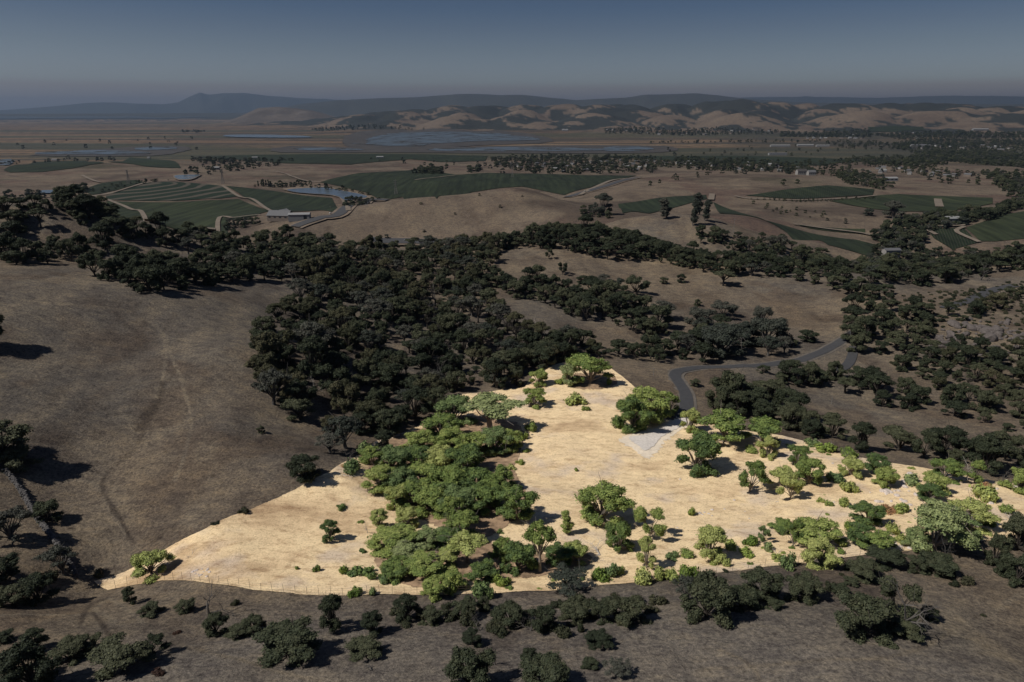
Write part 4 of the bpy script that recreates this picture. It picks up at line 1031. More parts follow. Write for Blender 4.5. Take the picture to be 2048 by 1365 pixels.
# ---- woods: filled by area, nearest 300 as individuals
BASE_G = []
WOODS = [   # polygon, spacing factor, crown width m, leaf, label
 ([(640,572),(560,632),(515,690),(528,780),(560,842),(650,850),(690,905),(750,880),(820,860),(880,826),(925,792),(1045,772),(1130,720),(1200,718),(1180,690),(1060,668),(1010,645),(985,600),(950,560),(1000,520),(960,492),(900,497),(760,500),(660,520),(600,560)], .94, 8.6, 'ddoddoyo', 'dark evergreen oak within the large wood between the bare left hill and the pale grove'),
 ([(950,556),(1080,566),(1200,592),(1290,622),(1335,672),(1300,676),(1260,664),(1150,634),(1040,600)], .94, 8.6, 'ddddddd', 'dark oak in the slanting belt that runs from the large wood down the middle ridge'),
 ([(985,505),(1040,482),(1110,470),(1200,470),(1290,490),(1400,520),(1440,545),(1400,540),(1330,528),(1290,524),(1200,520),(1120,500),(1050,496)], .80, 9.0, 'dddddd', 'dark oak in the wood along the crest of the middle ridge'),
 ([(1355,532),(1420,530),(1500,525),(1650,545),(1720,578),(1790,590),(1780,600),(1690,600),(1650,576),(1540,556),(1440,552)], 1.05, 8.6, 'ddddddy', 'dark oak in the belt along the upper rim of the ridge meadow'),
 ([(1720,530),(1850,505),(2048,500),(2100,505),(2100,545),(2048,540),(1990,548),(1930,562),(1860,575),(1800,565),(1740,570)], .95, 9.0, 'ddddddy', 'dark tree in the wood on the right skyline ridge before the valley vineyards'),
 ([(1690,625),(1760,605),(1840,620),(1870,660),(1850,700),(1800,715),(1730,700),(1690,660)], 1.0, 8.2, 'ddddd', 'dark oak in the clump above the bend of the side road'),
 ([(1660,722),(1690,700),(1720,745),(1660,770),(1560,770),(1520,745),(1560,745),(1600,748)], .95, 7.8, 'ddddd', 'dark oak in the row directly beside the asphalt road'),
 ([(1590,770),(1680,760),(1760,770),(1860,800),(1880,830),(1800,820),(1740,810),(1660,790)], 1.15, 8.0, 'ddddd', 'dark oak in the thicket beyond the open slope, right of the road'),
 ([(1880,800),(1960,790),(2060,800),(2060,866),(1960,852),(1900,840)], 1.0, 8.6, 'ddddd', 'dark oak in the dense thicket at the right above the open slope'),
 ([(1400,828),(1470,800),(1545,806),(1620,850),(1690,885),(1740,905),(1700,905),(1640,880),(1560,858),(1480,835)], .85, 8.2, 'dddddd', 'dark oak in the row behind the wide layered oak of the pale parcel'),
 ([(1765,905),(1850,918),(1950,945),(2060,962),(2060,915),(1950,905),(1850,895)], .85, 8.2, 'ddddd', 'dark oak in the row behind the upper right edge of the pale parcel'),
 ([(-30,425),(60,412),(95,430),(80,462),(20,478),(-30,480)], .85, 8.4, 'ddddd', 'dark oak in the wood at the left end of the far-left crest'),
 ([(108,404),(180,414),(240,450),(300,474),(370,488),(340,496),(260,480),(190,462),(130,432)], .85, 8.4, 'ddddd', 'dark oak in the belt that follows the left crest down to the large wood'),
 ([(370,470),(450,480),(560,488),(660,492),(690,530),(640,545),(560,568),(490,560),(400,524),(360,496)], .95, 8.4, 'dddddy', 'dark oak in the saddle wood between the left crest and the large wood'),
 ([(0,506),(80,504),(150,500),(210,484),(245,502),(150,526),(60,532),(10,528)], .9, 8.6, 'ddddd', 'dark oak in the upper cluster on the left hill'),
 ([(180,548),(240,542),(300,536),(400,534),(470,562),(485,570),(400,574),(345,588),(260,582),(200,562)], .9, 8.6, 'ddddd', 'dark oak in the lower cluster on the left hill, above the bare slope'),
 ([(1225,715),(1290,702),(1400,690),(1420,735),(1500,738),(1590,700),(1600,712),(1515,738),(1350,728),(1270,722)], .95, 8.8, 'dddddy', 'dark oak in the line just above the asphalt road bend'),
 ([(1395,662),(1500,668),(1590,690),(1560,716),(1440,725),(1380,700)], 1.05, 8.8, 'ddyy', 'dark oak among the grey roadside clump'),
 ([(1395,470),(1500,478),(1640,506),(1780,548),(1700,548),(1600,524),(1480,508),(1400,490)], 1.15, 9.0, 'dddddy', 'dark oak in the scrubby wood below the eucalyptus knoll'),
 ([(1060,745),(1130,722),(1120,705),(1020,740),(960,770),(1000,780)], .8, 8.6, 'dddd', 'dark oak at the lower right corner of the large wood, above the pale parcel'),
 ([(1790,640),(1900,620),(2048,560),(2048,600),(1950,640),(1850,660)], 1.15, 6.5, 'ddo', 'small dark tree scattered over the rocky right hillside'),
 ([(1850,700),(2048,700),(2048,790),(1900,790),(1780,740)], 1.1, 7.0, 'ddod', 'dark tree scattered below the rocky outcrop at the right'),
]
def fill(poly_px, spacing, rng, limit=None):
    x, y, z = at([p[0] for p in poly_px], [p[1] for p in poly_px])
    x0, x1, y0, y1 = x.min(), x.max(), y.min(), y.max()
    k = int((x1 - x0) * (y1 - y0) / spacing ** 2 * 6)
    cx = rng.uniform(x0, x1, k); cy = rng.uniform(y0, y1, k); ok = pip(cx, cy, x, y); cx = cx[ok]; cy = cy[ok]
    cell = {}; out = []
    for a, b_ in zip(cx, cy):
        i, j = int(a // spacing), int(b_ // spacing)
        if any((a - p[0]) ** 2 + (b_ - p[1]) ** 2 < spacing ** 2 for di in (-1, 0, 1) for dj in (-1, 0, 1) for p in cell.get((i + di, j + dj), ())): continue
        cell.setdefault((i, j), []).append((a, b_)); out.append((a, b_))
        if limit and len(out) >= limit: break
    return out
SHORT = ['the large wood beside the bare hill', 'the slanting wooded belt on the middle ridge', 'the wood on the middle ridge crest', 'the belt above the ridge meadow', 'the right skyline wood', 'the clump above the side road',
         'the row beside the asphalt road', 'the thicket right of the road', 'the dense right-hand thicket', 'the row behind the layered oak', 'the row behind the upper right field edge', 'the far-left crest wood', 'the belt down the left crest',
         'the saddle wood', 'the upper cluster on the left hill', 'the lower cluster on the left hill', 'the line above the road bend', 'the grey roadside clump', 'the scrubby wood below the eucalyptus', 'the wood corner above the field', 'the rocky right hillside', 'the slope below the outcrop']
rng = np.random.default_rng(77)
_rx = []
for pts_ in ([(1373,812),(1371,788),(1357,765),(1350,752),(1362,742),(1400,736),(1450,735),(1510,733),(1560,727),(1602,721),(1640,706),(1672,690),(1700,672)], [(1668,742),(1690,735),(1702,720),(1708,705),(1718,694)], [(1890,618),(1925,606),(1965,590),(2030,572)]):
    q = at([p_[0] for p_ in pts_], [p_[1] for p_ in pts_]); _rx.append(catmull(np.stack([q[0], q[1]], -1), 8))
_rx = np.vstack(_rx)
def road_gap(a, b_): return float(np.min(np.hypot(_rx[:, 0] - a, _rx[:, 1] - b_)))
cand = []
for wi, (poly, sp, cw, leaves, lab) in enumerate(WOODS):
    for a, b_ in fill(poly, cw * sp * .78, rng):
        if in_parcel(a, b_)[0] or road_gap(a, b_) < 7.5: continue
        if any((a - t[0]) ** 2 + (b_ - t[1]) ** 2 < (t[2] * .8 + 1.5) ** 2 for t in TREES): continue
        w = cw * float(np.clip(rng.normal(1.0, .27), .5, 1.7))
        cand.append((math.hypot(a, b_) / w, a, b_, w, wi))
cand.sort()
room = max(0, 296 - n_tree)
gz_ = ground([c[1] for c in cand], [c[2] for c in cand])
mass = []
for i, (key, a, b_, w, wi) in enumerate(cand):
    lf = rg.choice(WOODS[wi][3]); st = rg.choice(['round', 'round', 'round', 'spread', 'tall', 'open', 'umbrella']) if lf in 'do' else 'sparse'
    hgt = w * {'round': .80, 'spread': .68, 'tall': 1.02, 'open': .75, 'sparse': .85, 'umbrella': .8}[st] * rg.uniform(.85, 1.2)
    if i < room:
        P_ = WOODS[wi][0]; px1, py1 = to_px(a, b_, float(gz_[i]))
        tail = WOODS[wi][4].split(' ', 3)
        size = 'wide' if w > WOODS[wi][2] * 1.15 else 'small' if w < WOODS[wi][2] * .85 else 'mid-sized'
        tone = {'d': 'dark', 'y': 'greyish', 'o': 'olive'}[lf]
        short = SHORT[wi]
        e = add_tree(a, b_, float(gz_[i]), st, w, hgt, lf, size + ' ' + tone + ' oak at the ' + where(px1, py1, (min(q[0] for q in P_), min(q[1] for q in P_), max(q[0] for q in P_), max(q[1] for q in P_))) + ' of ' + short, None)
        e['group'] = WOODS[wi][4].replace('dark evergreen oak', 'oaks').replace('dark oak', 'oaks').replace('dark tree', 'trees').replace('small oaks', 'oaks').replace('small trees', 'trees')
    else:
        mass.append((a, b_, float(gz_[i]), rg.choice(IDX[st]), w, hgt, lf))
print('woods', len(cand), 'mass', len(mass), time.time() - T0)

# ---- everything farther or smaller: points that carry the same shapes
def mass_object(name, pts, label, pairs, cat=None):
    """pts: (x, y, z, key, sx, sz); pairs: key -> list of source objects; one object made with geometry nodes"""
    keys = sorted({p[3] for p in pts})
    me = bpy.data.meshes.new(name); me.from_pydata([p[:3] for p in pts], [], [])
    a = me.attributes.new('kind_index', 'INT', 'POINT'); a.data.foreach_set('value', [keys.index(p[3]) for p in pts])
    a = me.attributes.new('size', 'FLOAT_VECTOR', 'POINT'); a.data.foreach_set('vector', [c for p in pts for c in (p[4], p[4], p[5])])
    a = me.attributes.new('turn', 'FLOAT_VECTOR', 'POINT'); a.data.foreach_set('vector', [c for p in pts for c in (0, 0, rg.uniform(0, 6.28))])
    o = link(name, me); tag(o, label, cat, kind='stuff')
    ng = bpy.data.node_groups.new(name + '_nodes', 'GeometryNodeTree')
    ng.interface.new_socket('Geometry', in_out='INPUT', socket_type='NodeSocketGeometry'); ng.interface.new_socket('Geometry', in_out='OUTPUT', socket_type='NodeSocketGeometry')
    gi = ng.nodes.new('NodeGroupInput'); go = ng.nodes.new('NodeGroupOutput'); jn = ng.nodes.new('GeometryNodeJoinGeometry')
    mp = ng.nodes.new('GeometryNodeMeshToPoints'); ng.links.new(gi.outputs[0], mp.inputs[0])
    def attr(nm, ty):
        k = ng.nodes.new('GeometryNodeInputNamedAttribute'); k.data_type = ty; k.inputs[0].default_value = nm; return k.outputs[0]
    idx = attr('kind_index', 'INT'); siz = attr('size', 'FLOAT_VECTOR'); trn = attr('turn', 'FLOAT_VECTOR')
    for ki, key in enumerate(keys):
        cmp_ = ng.nodes.new('FunctionNodeCompare'); cmp_.data_type = 'INT'; cmp_.operation = 'EQUAL'
        ng.links.new(idx, cmp_.inputs[2]); cmp_.inputs[3].default_value = ki
        for src in pairs[key]:
            oi = ng.nodes.new('GeometryNodeObjectInfo'); oi.transform_space = 'ORIGINAL'; oi.inputs['Object'].default_value = src; oi.inputs['As Instance'].default_value = True
            ip = ng.nodes.new('GeometryNodeInstanceOnPoints')
            ng.links.new(mp.outputs[0], ip.inputs['Points']); ng.links.new(cmp_.outputs[0], ip.inputs['Selection']); ng.links.new(oi.outputs['Geometry'], ip.inputs['Instance'])
            ng.links.new(siz, ip.inputs['Scale'])
            e2r = ng.nodes.new('FunctionNodeEulerToRotation'); ng.links.new(trn, e2r.inputs[0]); ng.links.new(e2r.outputs[0], ip.inputs['Rotation'])
            ng.links.new(ip.outputs[0], jn.inputs[0])
    ng.links.new(jn.outputs[0], go.inputs[0])
    md = o.modifiers.new('scatter', 'NODES'); md.node_group = ng
    return o
SRC = {}
for o in list(bpy.data.objects):       # find one real tree of every shape and foliage to take the geometry from
    if o.parent and o.name.split('.')[0] in ('crown', 'trunk') and o.type == 'MESH': SRC.setdefault(o.data.name, o)
def src_of(v, lf):
    b_ = B_DARK if lf in 'do' else B_PALE if lf in ('g', 'p') else B_DEADD
    a = SRC.get(recol(OAK[v]['crown'], LEAF[lf]).name); t = SRC.get(recol(OAK[v]['trunk'], b_).name)
    return [q for q in (a, t) if q]
pts = []; pairs = {}
for a, b_, z, v, w, h, lf in mass:
    s = src_of(v, lf)
    if not s: v, lf = 0, 'd'; s = src_of(v, lf)
    k = f'{v}{lf}'; pairs[k] = s
    pts.append((a, b_, z - .15, k, w / (2 * OAK[v]['wid']), h / OAK[v]['top']))
mass_object('oak_woods', pts, 'dark oaks of the farther woods massed along the ridges', pairs)
# valley trees, a few pixels each
VAL = [ # polygon px, spacing m, width m, limit
 ([(980,318),(1100,312),(1300,316),(1350,330),(1340,345),(1180,350),(1060,348),(990,335)], 20, 15, 460),
 ([(1350,318),(1500,322),(1620,338),(1640,352),(1520,346),(1400,342),(1350,335)], 20, 14, 300),
 ([(1770,290),(1850,280),(2080,272),(2080,300),(2000,306),(1900,300),(1800,302)], 26, 18, 620),
 ([(1820,305),(1900,302),(2080,310),(2080,345),(1960,330),(1880,322)], 24, 17, 620), ([(1700,318),(1850,312),(1900,330),(1840,345),(1740,330)], 28, 15, 260),
 ([(1675,340),(1740,350),(1790,380),(1760,382),(1700,372),(1675,356)], 16, 12, 110), ([(1740,478),(1790,452),(1850,436),(1985,428),(2040,404),(2060,410),(1990,440),(1900,455),(1850,468),(1840,505),(1790,500),(1760,488)], 9.5, 12, 260),
 ([(1960,345),(2060,350),(2060,400),(2020,395),(1990,370)], 26, 14, 120), ([(825,345),(845,338),(885,342),(885,350),(850,352),(830,352)], 11, 16, 28), ([(935,340),(965,338),(968,346),(938,347)], 10, 16, 12),
 ([(400,300+22),(480,321),(560,320),(588,319),(586,324),(470,333),(400,328)], 26, 14, 60), ([(365,263),(410,263),(410,266),(365,266)], 20, 22, 22), ([(120,320),(160,318),(235,319),(240,323),(140,324)], 38, 16, 12), ([(455,450),(500,445),(520,448),(490,458),(450,462)], 12, 11, 24),
 ([(1200,262),(1400,258),(1500,262),(1560,264),(1540,270),(1300,270),(1210,268)], 52, 24, 230), ([(1560,268),(1740,262),(1740,275),(1700,276),(1560,275)], 45, 24, 260), ([(1740,270),(2080,262),(2080,272),(1800,280)], 42, 24, 420),
 ([(620,258),(760,252),(860,258),(820,262),(640,264)], 90, 22, 90), ([(0,392),(40,388),(150,392),(160,398),(60,400),(0,402)], 14, 12, 60), ([(150,384),(172,378),(170,386),(152,388)], 9, 12, 12), ([(380,318),(400,345),(440,340),(500,325),(470,322)], 60, 14, 30),
 ([(1500,375),(1560,372),(1600,366),(1580,372)], 40, 12, 8), ([(700,316),(1000,330),(1300,335),(1000,350)], 120, 12, 30), ([(0,285),(400,275),(400,300),(0,305)], 240, 18, 22), ([(1300,300),(1650,290),(1700,310),(1350,315)], 120, 14, 30),
 ([(340,350),(400,341),(500,330),(560,326),(560,332),(470,343),(400,352)], 40, 13, 40), ([(160,385),(300,362),(345,362),(300,368),(190,388)], 16, 6, 34), ([(690,402),(760,400),(745,408),(690,415)], 8, 9, 60), ([(540,374),(620,374),(690,382),(740,392),(730,388),(620,378)], 14, 9, 26), ([(640,366),(560,376),(500,375),(560,371)], 14, 9, 30), ([(1250,384),(1340,355),(1500,345),(1500,349),(1350,362)], 60, 10, 14), ([(1490,398),(1600,402),(1750,396),(1750,399),(1600,405)], 9, 4, 60), ([(1500,408),(1600,420),(1700,440),(1700,450),(1560,430)], 22, 5, 34), ([(1180,420),(1230,432),(1220,440),(1150,432)], 12, 9, 16), ([(830,400),(1000,385),(1080,400),(1000,460),(760,465)], 60, 4, 22), ([(1480,332),(1700,350),(1700,356),(1480,338)], 36, 12, 70), ([(0,326),(120,322),(120,326),(0,330)], 30, 12, 12), ([(1300,285),(1640,282),(1640,285),(1300,288)], 60, 16, 60), ([(1640,284),(1760,284),(1800,300),(1700,300)], 40, 16, 90),
 ([(760,480),(800,480),(850,483),(1000,480),(1000,476),(780,474)], 22, 8, 16), ([(1840,345),(2000,350),(1990,372),(1860,368)], 45, 12, 60),
 ([(1730,325),(1870,335),(1960,352),(1850,352),(1760,345)], 45, 11, 70), ([(1540,330),(1700,322),(1760,330),(1700,345),(1600,345)], 40, 12, 80),
]
pts = []; pairs = {}
rng = np.random.default_rng(5)
for poly, sp, w0, lim in VAL:
    for a, b_ in fill(poly, sp * .8, rng, lim):
        v = rg.choice(IDX['round'] + IDX['tall']); lf = 'd' if rg.random() < .8 else 'y'
        s = src_of(v, lf)
        if not s: v, lf = 0, 'd'; s = src_of(v, lf)
        k = f'{v}{lf}'; pairs[k] = s[:1]
        w = w0 * rg.uniform(.7, 1.35); z = float(ground(a, b_))
        pts.append((a, b_, z - .5, k, w / (2 * OAK[v]['wid']), w * rg.uniform(.7, 1.1) / OAK[v]['top']))
mass_object('valley_woods', pts, 'distant tree belts among the valley farms and town', pairs)
print('valley trees', len(pts), time.time() - T0)

# ---- shrubs
S = [
 (687,1149,24,18,L_LIME,'small yellow-green shrub left of the long low shrub near the lower fence'), (720,1146,60,30,L_GREEN,'long low green shrub near the lower fence'), (634,1142,16,16,L_GREEN,'small round shrub left of the long low shrub'),
 (595,1139,9,9,L_GREEN,'tiny green shrub farthest left on the lower straw'), (727,1104,20,13,L_GREEN,'small round shrub right of the leaning tree'), (682,1017,22,12,L_GREEN,'small flat shrub on the upper straw slope'), (708,1068,0,0,None,''),
 (711,1189,30,20,L_LIME,'pale low shrub at the lower fence, left one'), (748,1190,22,16,L_PALE,'pale low shrub at the lower fence, right one'), (1385,1032,22,17,L_LIME,'round yellow-green shrub beside small grey boulders'),
 (1151,943,11,9,L_LIME,'tiny lime shrub alone in the upper clearing'), (1244,1148,18,18,L_GREEN,'small round shrub below the compact green tree'), (903,1182,46,44,L_LIME,'bright yellow-green shrub below the loose stand'), (962,1195,50,44,L_PALE,'pale green shrub right of the bright yellow-green one'),
 (1153,808,48,30,L_GREEN,'low spreading shrub on the upper straw'), (1172,822,22,15,L_GREEN,'small shrub below the low spreading one'), (1220,770,16,14,L_LIME,'tiny shrub below the topmost broad tree'), (1120,768,30,18,L_LIME,'yellow-green shrub left of the topmost broad tree'),
 (1521,936,24,18,L_LIME,'small bright shrub above the lone dark green oak'), (1694,982,36,28,L_LIME,'rounded yellow-green shrub right of the tree trio'), (1674,962,34,22,L_PALE,'pale shrub above the rounded yellow-green one'), (1816,966,42,26,L_PALE,'smooth rounded grey-green shrub near the upper edge'),
 (1658,1013,18,16,L_GREEN,'small dark green shrub, left of two on the rocky straw'), (1684,1010,24,19,L_GREEN,'small green shrub, right of two on the rocky straw'), (1778,1025,34,18,L_RUST,'rust-tinged shrub among the pale rocks'), (1806,1026,36,26,L_GREEN,'low green shrub among the pale rocks'),
 (1975,1001,40,34,L_GREEN,'rounded green shrub near the rusty bush at the right'), (1966,978,30,16,L_RUST,'rusty brown bush above the rounded green shrub'), (2010,1028,30,18,L_GREEN,'small flat shrub at the right end of the straw'), (1980,1052,20,15,L_LIME,'small lime shrub near the grey branches at the right'),
 (1952,1086,26,22,L_PALE,'pale shrub where the lower edge darkens at the right'), (1290,1166,44,34,L_GREEN,'green shrub at the lower edge below the narrow upright tree'), (1322,1160,34,30,L_LIME,'shrub right of the narrow upright tree, at the fence'), (1352,1164,30,28,L_GREEN,'shrub at the fence left of the large grey-limbed tree'),
 (1375,1160,40,34,L_LIME,'lime shrub touching the large grey-limbed tree'), (1196,1160,40,28,L_LIME,'pale yellow shrub at the fence below the branch pile'), (1222,1152,40,34,L_PALE,'pale shrub at the fence below the compact tree'), (1345,1118,30,16,L_PALE,'thin pale shrub left of the tall bushy tree'),
 (1378,1114,36,20,L_GREEN,'green shrub beside the trunk of the tall bushy tree'), (1465,1098,40,26,L_GREEN,'green shrub right of the tall bushy tree'), (1500,1090,34,26,L_LIME,'lime shrub in the fringe at the lower edge'), (1490,1112,40,22,L_LIME,'second lime shrub in the fringe at the lower edge'),
 (1540,1102,30,24,L_PALE,'pale shrub before the leaning trunk'), (1452,1132,22,18,L_GREEN,'little shrub at the boundary left of the rounded dark tree'), (1575,1136,34,30,L_PALE,'pale shrub on the boundary right of the rounded dark tree'), (1555,1120,26,18,L_LIME,'lime shrub on the boundary'), (1700,1060,24,20,L_LIME,'lime shrub left of the bright rounded tree'),
 (1780,1070,30,24,L_LIME,'lime shrub left of the pale loose-leaved tree'), (1800,1086,30,20,L_LIME,'lower lime shrub left of the pale loose-leaved tree'), (1640,1005,14,12,L_GREEN,'tiny green shrub'), (700,942,44,30,L_PALE,'grey-green shrub at the left corner of the grove beside dead branches'),
 (730,912,40,30,L_PALE,'pale shrub on reddish soil at the upper left of the grove'), (690,935,20,12,L_RUST,'rust-coloured low growth beside the dead branches'), (1655,905,50,26,L_LIME,'yellow-green thicket shrub along the upper boundary'), (1690,912,44,22,L_LIME,'second yellow-green shrub along the upper boundary'),
 (1622,892,34,20,L_PALE,'pale shrub along the upper boundary'), (1505,905,30,16,L_GREEN,'green shrub under the wide layered oak'), (1430,905,30,14,L_GREEN,'low green shrub below the wide layered oak'), (1062,862,26,24,L_GREEN,'green shrub between the flat-topped tree and the clearing'),
 (1045,880,22,18,L_LIME,'small lime shrub at the right edge of the grove'), (1052,905,18,12,L_GREEN,'small shrub on the straw beside the grove'), (1040,928,20,12,L_LIME,'small lime shrub below its neighbour beside the grove'), (1022,940,26,16,L_GREEN,'low shrub at the right edge of the grove'),
 (745,1160,26,16,L_GREEN,'green shrub joined to the long low one'), (765,1165,30,18,L_PALE,'dull shrub right of the long low one'), (1005,1170,34,26,L_LIME,'lime shrub below the loose stand'), (1185,1050,16,8,L_GREEN,'low green tuft left of the clearing oak'),
 (280,1150,22,16,L_GREEN,'green shrub at the foot of the lone spreading oak'),
 (487,1026,20,14,L_SCRUB,'dark shrub on the upper left fence, upper one'), (432,1048,16,8,L_SCRUB,'low dark shrub on the upper left fence, lower one'), (202,1150,26,18,L_SCRUB,'dark shrub left of the fence tip'), (110,1160,30,22,L_SCRUB,'dark shrub at the end of the stone wall'),
 (1660,1178,26,18,L_SCRUB,'small dark shrub above the big pale-trunked oak'), (1895,1156,22,16,L_SCRUB,'upper left of three small round shrubs on the near slope'), (1932,1166,24,18,L_SCRUB,'right of three small round shrubs on the near slope'), (1908,1172,19,14,L_SCRUB,'lowest of three small round shrubs on the near slope'),
 (1966,1232,10,8,L_SCRUB,'tiny dark shrub on the open near slope'), (1835,1263,12,8,L_SCRUB,'tiny dark shrub right of the big pale-trunked oak'), (315,1350,28,14,L_RUSTD,'rust-brown bush at the bottom left'), (355,1268,18,8,L_RUSTD,'small rust-brown bush on the near slope'), (470,1210,18,14,L_SCRUB,'small dark shrub below the lower fence'),
 (1000,1270,40,22,L_SCRUB,'low dark shrub below the dark belt'), (985,1262,34,20,L_SCRUB,'dark shrub at the left of the low belt scrub'), (1130,1270,40,24,L_SCRUB,'dark shrub at the right of the low belt scrub'), (1160,1262,20,16,L_SCRUB,'small greenish shrub below the belt'),
]
for bx, by, w, h, lf, lab in S:
    if lf: shrub_px(bx, by, w, h, lf, lab if len(lab.split()) > 3 else lab + ' near the straw edge')
# scrub that fills hedges and hillsides: many small repeats
SCR = [([(790,1205),(980,1202),(1150,1200),(1330,1195),(1330,1235),(1150,1262),(960,1255),(820,1262),(780,1240)], 3.2, (1.4, 3.4), L_SCRUB, 'dark scrub bush in the belt along the lower fence', 70),
       ([(1440,1130),(1520,1150),(1660,1140),(1700,1125),(1900,1105),(2000,1090),(2048,1120),(1960,1135),(1800,1150),(1660,1165),(1500,1185),(1440,1180)], 4.5, (1.0, 2.6), L_SCRUB, 'dark scrub bush under the lower edge on the right', 46),
       ([(1430,1095),(1560,1095),(1700,1090),(1800,1085),(1790,1098),(1620,1118),(1480,1132),(1420,1138)], 3.0, (.9, 2.0), L_LIME, 'yellow-green bush in the fringe along the lower edge of the straw', 34),
       ([(890,1180),(1010,1165),(1100,1160),(1180,1160),(1170,1172),(1000,1184),(900,1190)], 2.8, (.9, 2.0), L_GREEN, 'green bush along the lower fence under the loose stand', 26),
       ([(1560,880),(1700,905),(1780,930),(1900,950),(1990,968),(1960,972),(1800,945),(1680,925),(1580,900)], 4.0, (.8, 2.0), L_LIME, 'bush in the fringe along the upper right edge of the straw', 34),
       ([(1650,960),(1900,1000),(2040,1010),(2040,1060),(1960,1060),(1800,1060),(1640,1050)], 6.0, (.4, 1.3), L_GREEN, 'small bush dotted over the rocky straw slope', 44),
       ([(1800,590),(2048,560),(2048,790),(1900,780),(1780,730),(1870,660)], 4.2, (1.4, 4.2), L_SCRUB, 'dark scrub bush on the rocky right hillside', 480),
       ([(860,560),(990,600),(1040,650),(1000,680),(930,640)], 7, (1.2, 2.6), L_SCRUB, 'dark bush in the clearing of the large wood', 26),
       ([(1640,830),(1800,858),(1860,880),(1800,870),(1660,850)], 6, (.6, 1.5), L_SCRUB, 'tiny dark bush on the open slope behind the parcel', 22),
       ([(1090,595),(1280,640),(1240,645),(1100,612)], 6, (1, 2.4), L_SCRUB, 'dark bush on the bare strip of the middle ridge', 14),
       ([(1400,500),(1720,525),(1790,560),(1700,545),(1500,520)], 7, (1.6, 4), L_SCRUB, 'grey-green bush beside the valley road below the ridge', 40),
       ([(700,1035),(1000,1040),(1010,1150),(830,1180),(760,1120)], 4.5, (.6, 1.6), L_GREEN, 'undergrowth bush among the oaks of the loose stand', 46)]
rng = np.random.default_rng(9)
nshr = 0
for poly, sp, (w0, w1), lf, lab, lim in SCR:
    P = fill(poly, sp, rng, lim)
    far_ = [] 
    for a, b_ in P:
        z = float(ground(a, b_)); w = rg.uniform(w0, w1)
        if nshr < 190 and not ('rocky right' in lab and math.hypot(a, b_) > 330):
            o = link('scrub_bush', recol(SHR[rg.randrange(5)], lf), None, (a, b_, z - .08)); o.scale = (w / 2, w / 2, w / 2 * rg.uniform(.6, 1.0)); o.rotation_euler.z = rg.uniform(0, 6.28)
            tag(o, lab, 'bush', lab.replace('bush', 'bushes')); nshr += 1
        else: far_.append((a, b_, z, w, lf))
    if far_:
        mk = {}
        srcs = {}
        for v in range(3):
            me_ = recol(SHR[v], lf)
            s = next((o for o in bpy.data.objects if o.data == me_), None)
            if s: srcs[str(v)] = [s]
        ks = sorted(srcs)
        if ks: mass_object('scrub', [(a, b_, z - .08, rg.choice(ks), w / 2, w / 2 * .8) for a, b_, z, w, _ in far_], 'dark low scrub covering the farther hillside', srcs)
print('shrubs', nshr, time.time() - T0)
# ------------------------------------------------------------------ dead wood, rocks, wall, fence
def bare_px(bx, by, h, v, mat, label, group=None):
    x, y, z, dep, sl = place(bx, by); s = h * sl / FPX / 5.0
    o = link('dead_tree', recol(BARE[v], mat), None, (x, y, z)); o.scale = (s, s, s); o.rotation_euler.z = rg.uniform(0, 6.28)
    return tag(o, label, 'dead tree', group)
def logs_px(bx, by, w, v, mat, label, rz=0):
    x, y, z, dep, sl = place(bx, by); s = w * sl / FPX / 6.5
    o = link('branch_pile', recol(LOG[v], mat), None, (x, y, z)); o.scale = (s, s, s * 1.1); o.rotation_euler.z = rz
    return tag(o, label, 'branch pile')
bare_px(425,1235,70,0,B_DEADD,'bleached dead tree on the near slope below the lower fence')
bare_px(1782,1262,100,1,B_DEADD,'pale bare trunk forking up inside the big dark oak')
bare_px(1890,1130,40,2,B_DEADD,'bare grey twiggy tree under the lower edge at the right')
bare_px(2000,1130,44,0,B_DEADD,'bare grey tree at the right below the parcel')
bare_px(990,1330,46,2,B_DEADD,'bare dark twiggy tree right of the bottom clump')
bare_px(1700,925,34,1,B_DEADD,'bare grey tree where the upper right edge meets the dark row')
bare_px(1935,962,34,2,B_DEAD,'bare pale sapling left of the narrow green tree')
bare_px(2005,968,34,0,B_DEADD,'bare grey tree before the right-hand dark row')
bare_px(960,1262,36,1,B_DEADD,'bare twigs standing left of the dark belt')
bare_px(1060,1262,44,0,B_DEADD,'bare grey branches within the dark belt')
bare_px(735,1068,22,2,B_DEAD,'thin pale sapling right of the leaning tree on the straw')
bare_px(690,930,40,1,B_DEADD,'bare grey tree at the left corner of the grove')
bare_px(600,790,40,0,B_DEADD,'bleached bare tree at the left edge of the large wood')
bare_px(720,790,40,2,B_DEADD,'bleached bare tree in the middle of the large wood')
bare_px(1960,560,34,1,B_DEADD,'bleached bare tree by the far right wood')
for i in range(24):
    bx, by = rg.uniform(560, 1100), rg.uniform(560, 840)
    wx_, wy_, _z = at(bx, by)
    if pip(np.array([bx]), np.array([by]), [q[0] for q in WOODS[0][0]], [q[1] for q in WOODS[0][0]])[0] and not in_parcel(wx_, wy_)[0]:
        bare_px(bx, by, rg.uniform(26, 44), rg.randrange(3), B_DEAD if i % 3 == 0 else B_DEADD, ('bleached' if i % 3 == 0 else 'grey') + ' leafless tree at the ' + where(bx, by, (515, 560, 1100, 860)) + ' of the large dark wood', 'leafless trees in the large dark wood')
logs_px(1195,1112,70,0,B_DEAD,'long heap of grey cut branches left of the compact tree',.3)
logs_px(1012,1145,34,1,B_DEAD,'round heap of bleached branches beside the lower fence',1.2)
logs_px(383,1112,26,2,B_DEAD,'small heap of branches right of the lone spreading oak',.5)
logs_px(688,952,40,0,B_DEAD,'white fallen branches at the left corner of the grove',2.0)
logs_px(1648,896,50,1,B_DEAD,'fallen pale branches at the upper right edge',.8)
